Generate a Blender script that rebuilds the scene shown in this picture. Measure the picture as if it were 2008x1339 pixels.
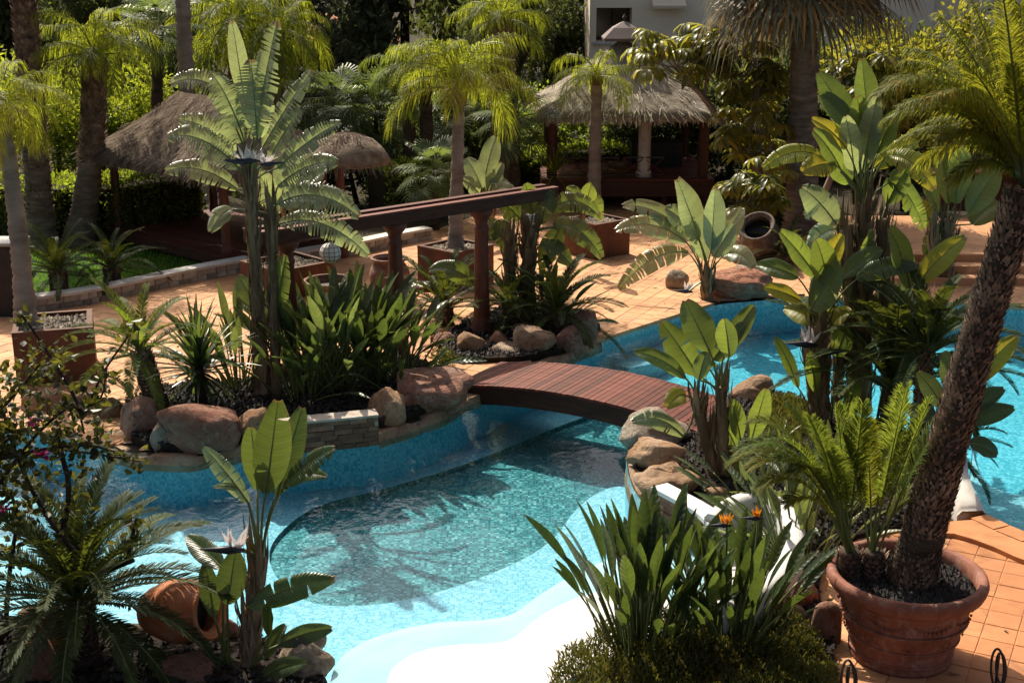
import bpy, bmesh, math, random
from mathutils import Vector, Matrix, noise
from mathutils.geometry import tessellate_polygon

for _o in list(bpy.data.objects):
    bpy.data.objects.remove(_o)
SC = bpy.context.scene
COL = SC.collection
R = math.radians
PI = math.pi
V = Vector

# ------------------------------------------------------------------ camera
F = 2600.0                      # focal length in photo pixels (2008 wide)
CX, CY, H = 1004.0, 669.5, 6.0  # picture centre, eye height (balcony)
PITCH = math.atan(759.5 / F)
cam_d = bpy.data.cameras.new("camera")
cam_d.sensor_width = 36.0
cam_d.lens = F * 36.0 / 2008.0
cam_d.clip_start = 0.1
cam_d.clip_end = 2000
cam_d.dof.use_dof = False
cam = bpy.data.objects.new("camera", cam_d)
COL.objects.link(cam)
cam.location = (0, 0, H)
cam.rotation_euler = (PI / 2 - PITCH, 0, 0)
SC.camera = cam

# ------------------------------------------------------------------ sky and sun
SUN_EL = R(47)
SUN_DIR = V((0.46, -0.885, 0)).normalized()          # horizontal travel of the light
world = bpy.data.worlds.new("World")
SC.world = world
world.use_nodes = True
wn = world.node_tree.nodes
wl = world.node_tree.links
bg = wn["Background"]
sky = wn.new("ShaderNodeTexSky")
sky.sky_type = 'NISHITA'
sky.sun_disc = False
sky.dust_density = 6.0
sky.air_density = 0.5
sky.ozone_density = 0.3
sky.sun_elevation = SUN_EL
sky.sun_rotation = math.atan2(-SUN_DIR.x, -SUN_DIR.y)
hs = wn.new("ShaderNodeHueSaturation")
hs.inputs['Saturation'].default_value = 0.75
wl.new(sky.outputs[0], hs.inputs['Color'])
wl.new(hs.outputs[0], bg.inputs[0])
bg.inputs[1].default_value = 0.11
sun_d = bpy.data.lights.new("sun", 'SUN')
sun_d.energy = 5.0
sun_d.angle = R(0.53)
sun_d.color = (1.0, 0.89, 0.72)
sun = bpy.data.objects.new("sun", sun_d)
COL.objects.link(sun)
sun.rotation_euler = V((SUN_DIR.x * math.cos(SUN_EL), SUN_DIR.y * math.cos(SUN_EL), -math.sin(SUN_EL))).to_track_quat('-Z', 'Y').to_euler()
sun.location = (-10, 20, 30)
SC.view_settings.view_transform = 'Standard'
SC.view_settings.look = 'None'
SC.view_settings.exposure = 0.5
SC.view_settings.gamma = 1.0
SC.view_settings.use_curve_mapping = False
SC.cycles.max_bounces = 8
SC.cycles.diffuse_bounces = 3
SC.cycles.glossy_bounces = 2
SC.cycles.transmission_bounces = 4
SC.cycles.transparent_max_bounces = 8
SC.cycles.caustics_reflective = False
SC.cycles.caustics_refractive = False
SC.cycles.use_denoising = True
SC.cycles.sample_clamp_indirect = 6.0

# ------------------------------------------------------------------ survey helpers
cp, sp = math.cos(PITCH), math.sin(PITCH)
def ray(px, py):
    u = (px - CX) / F; v = (CY - py) / F
    return V((u, cp + v * sp, -sp + v * cp))
def G(px, py, z=0.0):
    """point on the level z that the survey photograph shows at px, py"""
    d = ray(px, py); t = (z - H) / d.z
    return V((d.x * t, d.y * t, z))
def P(px, py, Y):
    d = ray(px, py); t = Y / d.y
    return V((d.x * t, Y, H + d.z * t))
def ppm(Y, z=0.0):
    return F / (Y * cp + (H - z) * sp)

# ------------------------------------------------------------------ object helpers
def link(o, parent=None):
    COL.objects.link(o)
    if parent: o.parent = parent
    return o
def empty(name, label, cat, loc=(0, 0, 0), rz=0.0, group=None):
    o = bpy.data.objects.new(name, None)
    o.empty_display_size = 0.2
    COL.objects.link(o)
    o.location = loc; o.rotation_euler = (0, 0, rz)
    o['label'] = label; o['category'] = cat
    if group: o['group'] = group
    return o
def tag(o, label, cat, group=None):
    o['label'] = label; o['category'] = cat
    if group: o['group'] = group
    return o
def struct(o):
    o['kind'] = 'structure'; return o

class MB:
    """collects geometry for one mesh"""
    def __init__(s): s.v = []; s.f = []; s.m = []; s.a = {}
    def add(s, vs, fs, mi=0, uv=None):
        b = len(s.v)
        if uv:
            for i, q in enumerate(uv): s.a[b + i] = q
        s.v.extend([tuple(x) for x in vs])
        s.f.extend([tuple(i + b for i in f) for f in fs]); s.m.extend([mi] * len(fs))
    def box(s, c, d, rz=0.0, mi=0, taper=1.0, rot=None):
        c = V(c); vs = []
        M = rot if rot else Matrix.Rotation(rz, 3, 'Z')
        for z in (-.5, .5):
            k = taper if z > 0 else 1.0
            for x, y in ((-.5, -.5), (.5, -.5), (.5, .5), (-.5, .5)):
                vs.append(c + M @ V((x * d[0] * k, y * d[1] * k, z * d[2])))
        s.add(vs, [(3, 2, 1, 0), (4, 5, 6, 7), (0, 1, 5, 4), (1, 2, 6, 5), (2, 3, 7, 6), (3, 0, 4, 7)], mi)
    def tube(s, pts, rad, n=6, mi=0, cap=True):
        pts = [V(p) for p in pts]; k = len(pts)
        rr = rad if isinstance(rad, (list, tuple)) else [rad] * k
        vs = []; ref = None
        for i, p in enumerate(pts):
            t = (pts[min(i + 1, k - 1)] - pts[max(i - 1, 0)])
            if t.length < 1e-9: t = V((0, 0, 1))
            t.normalize()
            if ref is None:
                ref = V((1, 0, 0)) if abs(t.x) < .8 else V((0, 1, 0))
            a = (ref - t * ref.dot(t)).normalized(); ref = a
            b = t.cross(a)
            for j in range(n):
                w = 2 * PI * j / n
                vs.append(p + (a * math.cos(w) + b * math.sin(w)) * rr[i])
        fs = []
        for i in range(k - 1):
            for j in range(n):
                j2 = (j + 1) % n
                fs.append((i * n + j, i * n + j2, (i + 1) * n + j2, (i + 1) * n + j))
        if cap:
            fs.append(tuple(reversed(range(n)))); fs.append(tuple((k - 1) * n + j for j in range(n)))
        s.add(vs, fs, mi)
    def lathe(s, prof, n=24, c=(0, 0, 0), mi=0, close=False):
        c = V(c); vs = []
        for r, z in prof:
            for j in range(n):
                w = 2 * PI * j / n
                vs.append(c + V((r * math.cos(w), r * math.sin(w), z)))
        fs = []
        for i in range(len(prof) - 1):
            for j in range(n):
                j2 = (j + 1) % n
                fs.append((i * n + j, i * n + j2, (i + 1) * n + j2, (i + 1) * n + j))
        s.add(vs, fs, mi)
    def prism(s, poly, z0, z1, mi=0):
        n = len(poly)
        a = sum(poly[i][0] * poly[(i + 1) % n][1] - poly[(i + 1) % n][0] * poly[i][1] for i in range(n))
        if a < 0: poly = list(reversed(poly))
        vs = [(p[0], p[1], z0) for p in poly] + [(p[0], p[1], z1) for p in poly]
        tris = tessellate_polygon([[V((p[0], p[1], 0)) for p in poly]])
        fs = []
        for t in tris:
            p0, p1, p2 = (poly[i] for i in t)
            ar = (p1[0] - p0[0]) * (p2[1] - p0[1]) - (p1[1] - p0[1]) * (p2[0] - p0[0])
            if ar < 0: t = (t[0], t[2], t[1])
            fs.append(tuple(i + n for i in t)); fs.append(tuple(reversed(t)))
        for i in range(n):
            j = (i + 1) % n
            fs.append((i, j, j + n, i + n))
        s.add(vs, fs, mi)
    def mesh(s, name, mats, smooth=False):
        me = bpy.data.meshes.new(name)
        me.from_pydata(s.v, [], s.f)
        for m in (mats if isinstance(mats, (list, tuple)) else [mats]): me.materials.append(m)
        if any(s.m): me.polygons.foreach_set('material_index', s.m)
        if smooth: me.polygons.foreach_set('use_smooth', [True] * len(s.f))
        if s.a:
            at_ = me.attributes.new('leaf_uv', 'FLOAT_VECTOR', 'POINT')
            buf = [0.0] * (3 * len(s.v))
            for i, q in s.a.items(): buf[3 * i] = q[0]; buf[3 * i + 1] = q[1]; buf[3 * i + 2] = 1.0
            at_.data.foreach_set('vector', buf)
        me.update()
        return me
    def build(s, name, mats, parent=None, loc=(0, 0, 0), rot=(0, 0, 0), smooth=False):
        o = bpy.data.objects.new(name, s.mesh(name, mats, smooth))
        link(o, parent); o.location = loc; o.rotation_euler = rot
        return o
def inst(name, me, parent=None, loc=(0, 0, 0), rot=(0, 0, 0), sc=1.0):
    o = bpy.data.objects.new(name, me); link(o, parent)
    o.location = loc; o.rotation_euler = rot
    o.scale = (sc, sc, sc) if not isinstance(sc, (tuple, list)) else sc
    return o

def inside(p, poly):
    x, y = p[0], p[1]; c = False; n = len(poly); j = n - 1
    for i in range(n):
        xi, yi = poly[i][0], poly[i][1]; xj, yj = poly[j][0], poly[j][1]
        if (yi > y) != (yj > y) and x < (xj - xi) * (y - yi) / (yj - yi) + xi: c = not c
        j = i
    return c
def smooth_poly(pts, it=2, closed=True):
    for _ in range(it):
        q = []; n = len(pts)
        if not closed: q.append(pts[0])
        for i in range(n if closed else n - 1):
            a, b = pts[i], pts[(i + 1) % n]
            q.append(a * .75 + b * .25); q.append(a * .25 + b * .75)
        if not closed: q.append(pts[-1])
        pts = q
    return pts
def gpoly(px, z=0.0, it=1, closed=True):
    return smooth_poly([G(x, y, z) for x, y in px], it, closed)
def bez(a, b, c, n):
    return [a * (1 - t) ** 2 + b * (2 * t * (1 - t)) + c * t * t for t in [i / n for i in range(n + 1)]]

# ------------------------------------------------------------------ materials
def new_mat(name):
    m = bpy.data.materials.new(name); m.use_nodes = True
    nt = m.node_tree; nt.nodes.clear()
    out = nt.nodes.new("ShaderNodeOutputMaterial")
    return m, nt, out
def N(nt, t, **k):
    n = nt.nodes.new(t)
    for a, b in k.items():
        if a.startswith('i_'):
            key = a[2:]; key = int(key) if key.isdigit() else key.replace('_', ' ')
            n.inputs[key].default_value = b
        else: setattr(n, a, b)
    return n
def mixc(nt, fac, a, b, mode='MIX'):
    n = nt.nodes.new("ShaderNodeMix"); n.data_type = 'RGBA'; n.blend_type = mode
    for s, v in ((n.inputs[0], fac), (n.inputs[6], a), (n.inputs[7], b)):
        if isinstance(v, (int, float)): s.default_value = v
        elif isinstance(v, tuple): s.default_value = v if len(v) == 4 else (*v, 1)
        else: nt.links.new(v, s)
    return n.outputs[2]
def math_(nt, op, a, b=0.0, clamp=False):
    n = nt.nodes.new("ShaderNodeMath"); n.operation = op; n.use_clamp = clamp
    for s, v in ((n.inputs[0], a), (n.inputs[1], b)):
        if isinstance(v, (int, float)): s.default_value = v
        else: nt.links.new(v, s)
    return n.outputs[0]
def ramp(nt, fac, stops):
    n = nt.nodes.new("ShaderNodeValToRGB"); e = n.color_ramp.elements
    while len(e) < len(stops): e.new(.5)
    for i, (p, c) in enumerate(stops):
        e[i].position = p; e[i].color = (*c, 1) if len(c) == 3 else c
    nt.links.new(fac, n.inputs[0]); return n.outputs[0]
def coords(nt, kind='Object', scale=(1, 1, 1), rz=0.0):
    tc = nt.nodes.new("ShaderNodeTexCoord"); mp = nt.nodes.new("ShaderNodeMapping")
    mp.inputs['Scale'].default_value = scale; mp.inputs['Rotation'].default_value = (0, 0, rz)
    nt.links.new(tc.outputs[kind], mp.inputs[0]); return mp.outputs[0]
def worldpos(nt):
    return nt.nodes.new("ShaderNodeNewGeometry").outputs['Position']
def noise_(nt, vec, scale, detail=4.0, rough=.55, dist=0.0):
    n = N(nt, "ShaderNodeTexNoise"); n.inputs['Scale'].default_value = scale
    n.inputs['Detail'].default_value = detail; n.inputs['Roughness'].default_value = rough
    n.inputs['Distortion'].default_value = dist
    if vec is not None: nt.links.new(vec, n.inputs['Vector'])
    return n.outputs['Fac']
def objrand(nt):
    a = nt.nodes.new("ShaderNodeObjectInfo").outputs['Random']
    b = nt.nodes.new("ShaderNodeNewGeometry").outputs['Random Per Island']
    return math_(nt, 'FRACT', math_(nt, 'ADD', a, b))
def bump(nt, h, strength=.5, dist=.02):
    n = N(nt, "ShaderNodeBump"); n.inputs['Strength'].default_value = strength; n.inputs['Distance'].default_value = dist
    nt.links.new(h, n.inputs['Height']); return n.outputs[0]
def finish(nt, out, col, rough=.6, nrm=None, spec=.4, metallic=0.0):
    b = N(nt, "ShaderNodeBsdfPrincipled")
    for s, v in (('Base Color', col), ('Roughness', rough)):
        if isinstance(v, (int, float)): b.inputs[s].default_value = v
        elif isinstance(v, tuple): b.inputs[s].default_value = (*v[:3], 1)
        else: nt.links.new(v, b.inputs[s])
    b.inputs['Specular IOR Level'].default_value = spec
    b.inputs['Metallic'].default_value = metallic
    if nrm is not None: nt.links.new(nrm, b.inputs['Normal'])
    nt.links.new(b.outputs[0], out.inputs[0]); return b

def m_noise(name, stops, scale=3.0, rough=.7, bs=.4, bd=.02, bscale=None, sc=(1, 1, 1), spec=.35, objvar=0.0, kind='Object'):
    m, nt, out = new_mat(name)
    c = coords(nt, kind, sc)
    f = noise_(nt, c, scale, 6)
    col = ramp(nt, f, stops)
    if objvar:
        r = objrand(nt)
        col = mixc(nt, 1.0, col, ramp(nt, r, [(0, (1 - objvar,) * 3), (1, (1 + objvar,) * 3)]), 'MULTIPLY')
    h = noise_(nt, c, bscale or scale * 4, 8, .65)
    finish(nt, out, col, rough, bump(nt, h, bs, bd), spec)
    return m

def m_leaf(name, col, tcol, trans=.45, rough=.42, var=.35, spec=.5, dry=None, dry_amt=0.0, vein=0.0):
    """two-sided leaf: waxy reflecting face plus light coming through"""
    m, nt, out = new_mat(name)
    r = objrand(nt)
    nz = noise_(nt, coords(nt, 'Object'), 2.5, 3)
    k = math_(nt, 'ADD', math_(nt, 'MULTIPLY', r, .6), math_(nt, 'MULTIPLY', nz, .5))
    lo = tuple(c * (1 - var) for c in col); hi = tuple(min(1, c * (1 + var)) for c in col)
    tlo = tuple(c * (1 - var) for c in tcol); thi = tuple(min(1, c * (1 + var)) for c in tcol)
    c1 = ramp(nt, k, [(0.1, lo), (.9, hi)]); c2 = ramp(nt, k, [(0.1, tlo), (.9, thi)])
    if dry:
        dn = noise_(nt, coords(nt, 'Object', (1.3, 1.3, 1.3)), 1.7, 5)
        df = ramp(nt, math_(nt, 'ADD', math_(nt, 'MULTIPLY', dn, .7), math_(nt, 'MULTIPLY', r, .45)), [(1.0 - dry_amt, (0, 0, 0)), (min(1, 1.12 - dry_amt), (1, 1, 1))])
        c1 = mixc(nt, df, c1, dry); c2 = mixc(nt, df, c2, tuple(min(1, d * 1.3) for d in dry))
    nb = None
    if vein:
        at_ = N(nt, "ShaderNodeAttribute", attribute_name='leaf_uv'); se = N(nt, "ShaderNodeSeparateXYZ"); nt.links.new(at_.outputs['Vector'], se.inputs[0])
        w_ = math_(nt, 'ABSOLUTE', se.outputs[1]); ph = math_(nt, 'SUBTRACT', math_(nt, 'MULTIPLY', se.outputs[0], vein), math_(nt, 'MULTIPLY', w_, vein * .07))
        sv = math_(nt, 'SINE', ph); sv2 = math_(nt, 'SINE', math_(nt, 'MULTIPLY', ph, .37))
        hh = math_(nt, 'ADD', sv, math_(nt, 'MULTIPLY', sv2, .8))
        rib = math_(nt, 'MULTIPLY', ramp(nt, w_, [(0.0, (1, 1, 1)), (.10, (0, 0, 0))]), se.outputs[2])
        c1 = mixc(nt, math_(nt, 'MULTIPLY', rib, .7), c1, tuple(min(1, c * 2.6 + .05) for c in col)); c2 = mixc(nt, math_(nt, 'MULTIPLY', rib, .6), c2, tuple(c * .5 for c in tcol))
        st_ = math_(nt, 'MULTIPLY', math_(nt, 'ADD', hh, 1.8), .10)
        c2 = mixc(nt, math_(nt, 'MULTIPLY', st_, se.outputs[2]), c2, tuple(c * .45 for c in tcol)); c1 = mixc(nt, math_(nt, 'MULTIPLY', st_, se.outputs[2]), c1, tuple(c * .55 for c in col))
        en = math_(nt, 'ADD', w_, math_(nt, 'MULTIPLY', noise_(nt, coords(nt, 'Object'), 11, 4), .55))
        ed = math_(nt, 'GREATER_THAN', en, 1.30)
        tp = math_(nt, 'GREATER_THAN', math_(nt, 'ADD', se.outputs[0], math_(nt, 'MULTIPLY', noise_(nt, coords(nt, 'Object'), 7, 3), .2)), 1.075)
        ed = math_(nt, 'MULTIPLY', math_(nt, 'MAXIMUM', ed, tp), .8)
        c1 = mixc(nt, ed, c1, (.20, .14, .06)); c2 = mixc(nt, ed, c2, (.22, .13, .04))
        nb = bump(nt, hh, .35, .006)
    b = N(nt, "ShaderNodeBsdfPrincipled")
    if nb is not None: nt.links.new(nb, b.inputs['Normal'])
    nt.links.new(c1, b.inputs['Base Color']); b.inputs['Roughness'].default_value = rough
    b.inputs['Specular IOR Level'].default_value = spec
    t = N(nt, "ShaderNodeBsdfTranslucent"); nt.links.new(c2, t.inputs['Color'])
    mx = N(nt, "ShaderNodeMixShader"); mx.inputs[0].default_value = trans
    nt.links.new(b.outputs[0], mx.inputs[1]); nt.links.new(t.outputs[0], mx.inputs[2])
    nt.links.new(mx.outputs[0], out.inputs[0])
    return m

M = {}
# foliage
M['strel'] = m_leaf('paddle_leaf', (.085, .125, .045), (.23, .29, .035), .44, .32, .4, .6, vein=150)
M['strel_y'] = m_leaf('paddle_leaf_yellowing', (.26, .24, .04), (.50, .42, .03), .45, .38, .25, .5, dry=(.22, .15, .05), dry_amt=.12, vein=150)
M['strel_g'] = m_leaf('paddle_leaf_bluish', (.22, .27, .17), (.38, .44, .14), .42, .28, .45, .75, dry=(.40, .36, .22), dry_amt=.16, vein=150)
M['petiole'] = m_leaf('leaf_stalk', (.13, .16, .05), (.2, .22, .05), .15, .45, .3)
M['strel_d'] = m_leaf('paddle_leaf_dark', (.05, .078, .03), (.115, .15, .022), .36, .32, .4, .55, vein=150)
M['regina'] = m_leaf('crane_leaf', (.035, .062, .026), (.12, .17, .025), .34, .33, .45, .5, vein=60)
M['regina_l'] = m_leaf('crane_leaf_light', (.08, .11, .05), (.20, .25, .05), .36, .36, .45, .5, vein=60)
M['cycad'] = m_leaf('cycad_leaflet', (.04, .058, .018), (.14, .16, .018), .36, .6, .4, .15)
M['feather'] = m_leaf('palm_leaflet', (.125, .16, .03), (.40, .44, .03), .55, .6, .4, .2)
M['feather_g'] = m_leaf('palm_leaflet_green', (.085, .125, .03), (.27, .33, .035), .5, .6, .4, .2)
M['feather_s'] = m_leaf('palm_leaflet_soft', (.12, .145, .026), (.36, .36, .025), .55, .6, .3, .2, dry=(.42, .25, .02), dry_amt=.24)
M['fan'] = m_leaf('fan_palm_leaf', (.085, .125, .05), (.22, .29, .055), .42, .42, .4, .45)
M['fan_dry'] = m_leaf('fan_palm_leaf_dry', (.13, .14, .085), (.22, .2, .08), .3, .55, .35, .3, dry=(.30, .19, .07), dry_amt=.42)
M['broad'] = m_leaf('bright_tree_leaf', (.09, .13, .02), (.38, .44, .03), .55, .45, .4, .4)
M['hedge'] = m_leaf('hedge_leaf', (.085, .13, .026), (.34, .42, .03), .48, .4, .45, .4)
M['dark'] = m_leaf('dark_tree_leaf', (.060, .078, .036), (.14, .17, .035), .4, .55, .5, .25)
M['pine'] = m_leaf('grey_green_leaf', (.10, .12, .065), (.17, .19, .07), .35, .6, .5, .25)
M['umb'] = m_leaf('umbrella_tree_leaf', (.08, .105, .025), (.36, .35, .03), .52, .36, .4, .45, dry=(.34, .27, .04), dry_amt=.3)
M['bougain'] = m_leaf('shrub_leaf', (.035, .042, .015), (.15, .14, .018), .36, .42, .6, .35, dry=(.20, .11, .03), dry_amt=.18)
M['petal'] = m_leaf('magenta_bract', (.45, .02, .18), (.55, .03, .22), .4, .6, .2, .2)
M['orange'] = m_leaf('orange_petal', (.75, .22, .01), (.8, .3, .02), .35, .5, .2, .3)
M['whitepetal'] = m_leaf('white_sepal', (.75, .70, .66), (.7, .62, .6), .35, .5, .1, .3)
M['spathe'] = m_leaf('dark_spathe', (.03, .03, .045), (.04, .03, .05), .1, .4, .3, .4)
M['heather'] = m_leaf('groundcover_leaf', (.05, .06, .015), (.16, .15, .02), .35, .6, .6, .3, dry=(.16, .08, .03), dry_amt=.25)
M['grass'] = m_leaf('grass_blade', (.08, .18, .016), (.20, .36, .02), .45, .5, .4, .3)
# wood, bark, earth
M['bark_rings'] = m_noise('palm_bark', [(.3, (.10, .075, .055)), (.55, (.20, .16, .12)), (.75, (.30, .25, .20))], 3, .9, .8, .03, 14, (1, 1, 3.5), .1)
M['bark_grey'] = m_noise('smooth_grey_palm_bark', [(.3, (.15, .12, .10)), (.6, (.28, .235, .20)), (.8, (.36, .31, .27))], 2, .9, .6, .02, 10, (1, 1, 2.5), .1)
M['bark_dark'] = m_noise('dark_bark', [(.3, (.03, .022, .016)), (.7, (.10, .075, .055))], 4, .9, .8, .03, 14, (1, 1, 3), .1)
M['scale'] = m_noise('leaf_base_scale', [(.3, (.11, .07, .05)), (.6, (.28, .19, .135)), (.8, (.52, .41, .31))], 6, .85, .6, .01, 30, (1, 1, 1), .2, .45)
M['fibre'] = m_noise('fibrous_stem', [(.3, (.10, .065, .035)), (.6, (.24, .17, .10)), (.8, (.36, .29, .20))], 5, .85, .8, .02, 25, (1, 1, .15), .2, .3)
M['wood_red'] = m_noise('red_brown_timber', [(.3, (.075, .020, .013)), (.7, (.150, .045, .028))], 3, .65, .35, .006, 30, (1, 8, 8), .25, .4)
M['wood_dark'] = m_noise('dark_timber', [(.3, (.038, .015, .010)), (.7, (.080, .032, .020))], 3, .65, .35, .006, 20, (1, 6, 6), .25, .2)
M['wood_col'] = m_noise('turned_post_timber', [(.3, (.07, .020, .013)), (.7, (.15, .045, .026))], 2.5, .5, .5, .01, 14, (4, 4, 1), .4, .1)
M['thatch'] = m_noise('straw', [(.3, (.085, .062, .045)), (.55, (.165, .128, .098)), (.75, (.26, .21, .165))], 5, .95, .9, .03, 18, (1, 1, 1), .05, .4)
M['thatch_pale'] = m_noise('weathered_straw', [(.3, (.24, .20, .155)), (.55, (.42, .37, .30)), (.75, (.58, .53, .45))], 5, .95, .9, .03, 18, (1, 1, 1), .05, .4)
M['soil'] = m_noise('dark_soil', [(.3, (.012, .010, .008)), (.7, (.040, .030, .024))], 9, .95, .8, .03, 30, spec=.1)
M['ground'] = m_noise('garden_earth', [(.3, (.020, .018, .012)), (.7, (.055, .045, .028))], .8, .95, .6, .04, 12, spec=.1)
M['lava'] = m_noise('lava_chip', [(.3, (.008, .0075, .0075)), (.8, (.038, .032, .029))], 12, .75, .5, .01, 40, (1, 1, 1), .3, .7)
M['iron'] = m_noise('dark_iron', [(.3, (.02, .016, .014)), (.7, (.05, .035, .028))], 8, .6, .3, .005, 40, spec=.4)
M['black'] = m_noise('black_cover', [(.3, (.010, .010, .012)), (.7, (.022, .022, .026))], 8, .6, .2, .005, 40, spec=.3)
M['grey_metal'] = m_noise('grey_metal', [(.3, (.20, .21, .22)), (.7, (.32, .33, .34))], 3, .4, .2, .004, 30, spec=.5)

def m_corten():
    m, nt, out = new_mat('corten_steel')
    c = coords(nt, 'Object')
    f = noise_(nt, c, 2.2, 8, .65)
    g = noise_(nt, coords(nt, 'Object', (9, 9, .8)), 2.0, 4)
    col = ramp(nt, math_(nt, 'ADD', math_(nt, 'MULTIPLY', f, .7), math_(nt, 'MULTIPLY', g, .3)),
               [(.32, (.055, .024, .016)), (.5, (.105, .043, .024)), (.68, (.17, .072, .036))])
    finish(nt, out, col, .75, bump(nt, noise_(nt, c, 30, 6), .25, .005), .3)
    return m
M['corten'] = m_corten()

def m_terra(name, a, b, c_, bs=.4):
    m, nt, out = new_mat(name)
    co = coords(nt, 'Object')
    f = noise_(nt, co, 2.5, 8, .7)
    col = ramp(nt, f, [(.3, a), (.5, b), (.75, c_)])
    st = ramp(nt, noise_(nt, co, 7, 6, .7, 1.0), [(.5, (0, 0, 0)), (.78, (1, 1, 1))])
    col = mixc(nt, math_(nt, 'MULTIPLY', st, .55), col, (.45, .37, .33))
    al = ramp(nt, noise_(nt, coords(nt, 'Object', (1, 1, .5)), 4, 6, .7), [(.52, (0, 0, 0)), (.70, (.6, .6, .6))])
    col = mixc(nt, al, col, tuple(c * .45 for c in a))
    finish(nt, out, col, .78, bump(nt, noise_(nt, co, 35, 6), bs, .006), .3)
    return m
M['terra_pot'] = m_terra('aged_terracotta', (.15, .056, .036), (.235, .088, .054), (.30, .130, .085))
M['terra_or'] = m_terra('orange_terracotta', (.30, .09, .032), (.42, .14, .05), (.50, .20, .085))
M['clay'] = m_terra('brown_clay', (.12, .065, .04), (.19, .10, .065), (.26, .15, .10))
M['clay_shaded'] = m_terra('shaded_brown_clay', (.055, .04, .03), (.095, .07, .055), (.15, .115, .09))  # clay darkened so the tilted jar's shade sits in its colour

def m_tile(name='terracotta_tile', tint=None):
    m, nt, out = new_mat(name)
    r = objrand(nt)
    wp = worldpos(nt)
    f = noise_(nt, wp, 6, 6, .65)
    big = noise_(nt, wp, .45, 4)
    col = ramp(nt, r, [(0, (.49, .265, .145)), (.35, (.57, .335, .195)), (.7, (.61, .375, .225)), (1, (.65, .42, .26))])
    col = mixc(nt, .45, col, ramp(nt, f, [(.3, (.44, .23, .12)), (.7, (.68, .45, .28))]))
    col = mixc(nt, ramp(nt, big, [(.45, (0, 0, 0)), (.70, (.7, .7, .7))]), col, (.36, .20, .12))
    dirt = ramp(nt, noise_(nt, wp, 1.7, 7, .7, .8), [(.50, (0, 0, 0)), (.68, (.75, .75, .75))])
    col = mixc(nt, dirt, col, (.27, .155, .10))
    if tint: col = mixc(nt, 1.0, col, tint, 'MULTIPLY')
    finish(nt, out, col, .75, bump(nt, noise_(nt, wp, 22, 6), .3, .006), .3)
    return m
M['tile'] = m_tile(tint=(.98, .86, .71))
M['tile_or'] = m_tile('orange_terracotta_tile', (.80, .58, .40))
M['grout'] = m_noise('tile_bedding', [(.3, (.40, .26, .17)), (.7, (.56, .40, .28))], 4, .9, .4, .006, 30, spec=.1)

def m_rock(name, a, b, c_, mort=.55):
    m, nt, out = new_mat(name)
    co = coords(nt, 'Object')
    rnd = nt.nodes.new("ShaderNodeObjectInfo").outputs['Random']
    vv = nt.nodes.new("ShaderNodeVectorMath"); vv.operation = 'ADD'
    cb = nt.nodes.new("ShaderNodeCombineXYZ")
    nt.links.new(math_(nt, 'MULTIPLY', rnd, 37.0), cb.inputs[0]); nt.links.new(math_(nt, 'MULTIPLY', rnd, 11.0), cb.inputs[1])
    nt.links.new(co, vv.inputs[0]); nt.links.new(cb.outputs[0], vv.inputs[1]); co = vv.outputs[0]
    f = noise_(nt, co, 1.8, 8, .62, .6)
    col = ramp(nt, f, [(.28, a), (.5, b), (.72, c_)])
    vein = N(nt, "ShaderNodeTexNoise"); vein.inputs['Scale'].default_value = 2.3; vein.inputs['Detail'].default_value = 5; vein.inputs['Distortion'].default_value = 1.4
    nt.links.new(co, vein.inputs['Vector'])
    vl = ramp(nt, vein.outputs['Fac'], [(.47, (0, 0, 0)), (.5, (1, 1, 1)), (.53, (0, 0, 0))])
    col = mixc(nt, math_(nt, 'MULTIPLY', vl, mort), col, (.50, .40, .32))
    tint = ramp(nt, rnd, [(0, (.85, .82, .80)), (.5, (1, 1, 1)), (1, (1.15, 1.02, .92))])
    col = mixc(nt, 1.0, col, tint, 'MULTIPLY')
    pit = ramp(nt, noise_(nt, co, 11, 4, .6), [(.30, (.35, .30, .27)), (.46, (1, 1, 1))])
    col = mixc(nt, .8, col, mixc(nt, 1.0, col, pit, 'MULTIPLY'))
    h = math_(nt, 'ADD', noise_(nt, co, 7, 10, .75), math_(nt, 'MULTIPLY', noise_(nt, co, 2.4, 8, .65), 1.2))
    finish(nt, out, col, .88, bump(nt, h, 1.0, .09), .15)
    return m
M['rock_red'] = m_rock('red_rock', (.24, .10, .068), (.39, .20, .14), (.53, .33, .25))
M['rock_tan'] = m_rock('tan_rock', (.30, .175, .10), (.44, .29, .18), (.58, .45, .33))
M['rock_grey'] = m_rock('pale_pitted_rock', (.24, .19, .14), (.42, .35, .27), (.58, .52, .44), .2)
M['mortar'] = m_noise('pale_mortar', [(.3, (.34, .29, .24)), (.7, (.52, .46, .40))], 5, .9, .5, .01, 25, spec=.1)
M['stackstone'] = m_noise('stacked_stone', [(.3, (.10, .050, .034)), (.7, (.25, .135, .09))], 4, .85, .6, .015, 20, (1, 1, 1), .2, .4)
M['drystone'] = m_noise('dry_wall_stone', [(.3, (.20, .165, .13)), (.7, (.42, .37, .30))], 4, .9, .6, .015, 18, (1, 1, 1), .15, .45)
M['white'] = m_noise('white_render', [(.25, (.46, .455, .44)), (.5, (.56, .555, .545)), (.75, (.62, .62, .615))], 1.6, .8, .5, .01, 45, spec=.25)
M['coping'] = m_noise('white_coping', [(.3, (.48, .45, .41)), (.7, (.68, .65, .60))], 3, .8, .4, .01, 20, spec=.25)
M['wall'] = m_noise('cream_facade', [(.3, (.84, .73, .57)), (.7, (.90, .80, .64))], 1.2, .9, .2, .01, 20, spec=.2)
M['salmon'] = m_noise('salmon_facade', [(.3, (.48, .24, .15)), (.7, (.58, .32, .21))], 1.2, .9, .2, .01, 20, spec=.2)
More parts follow.
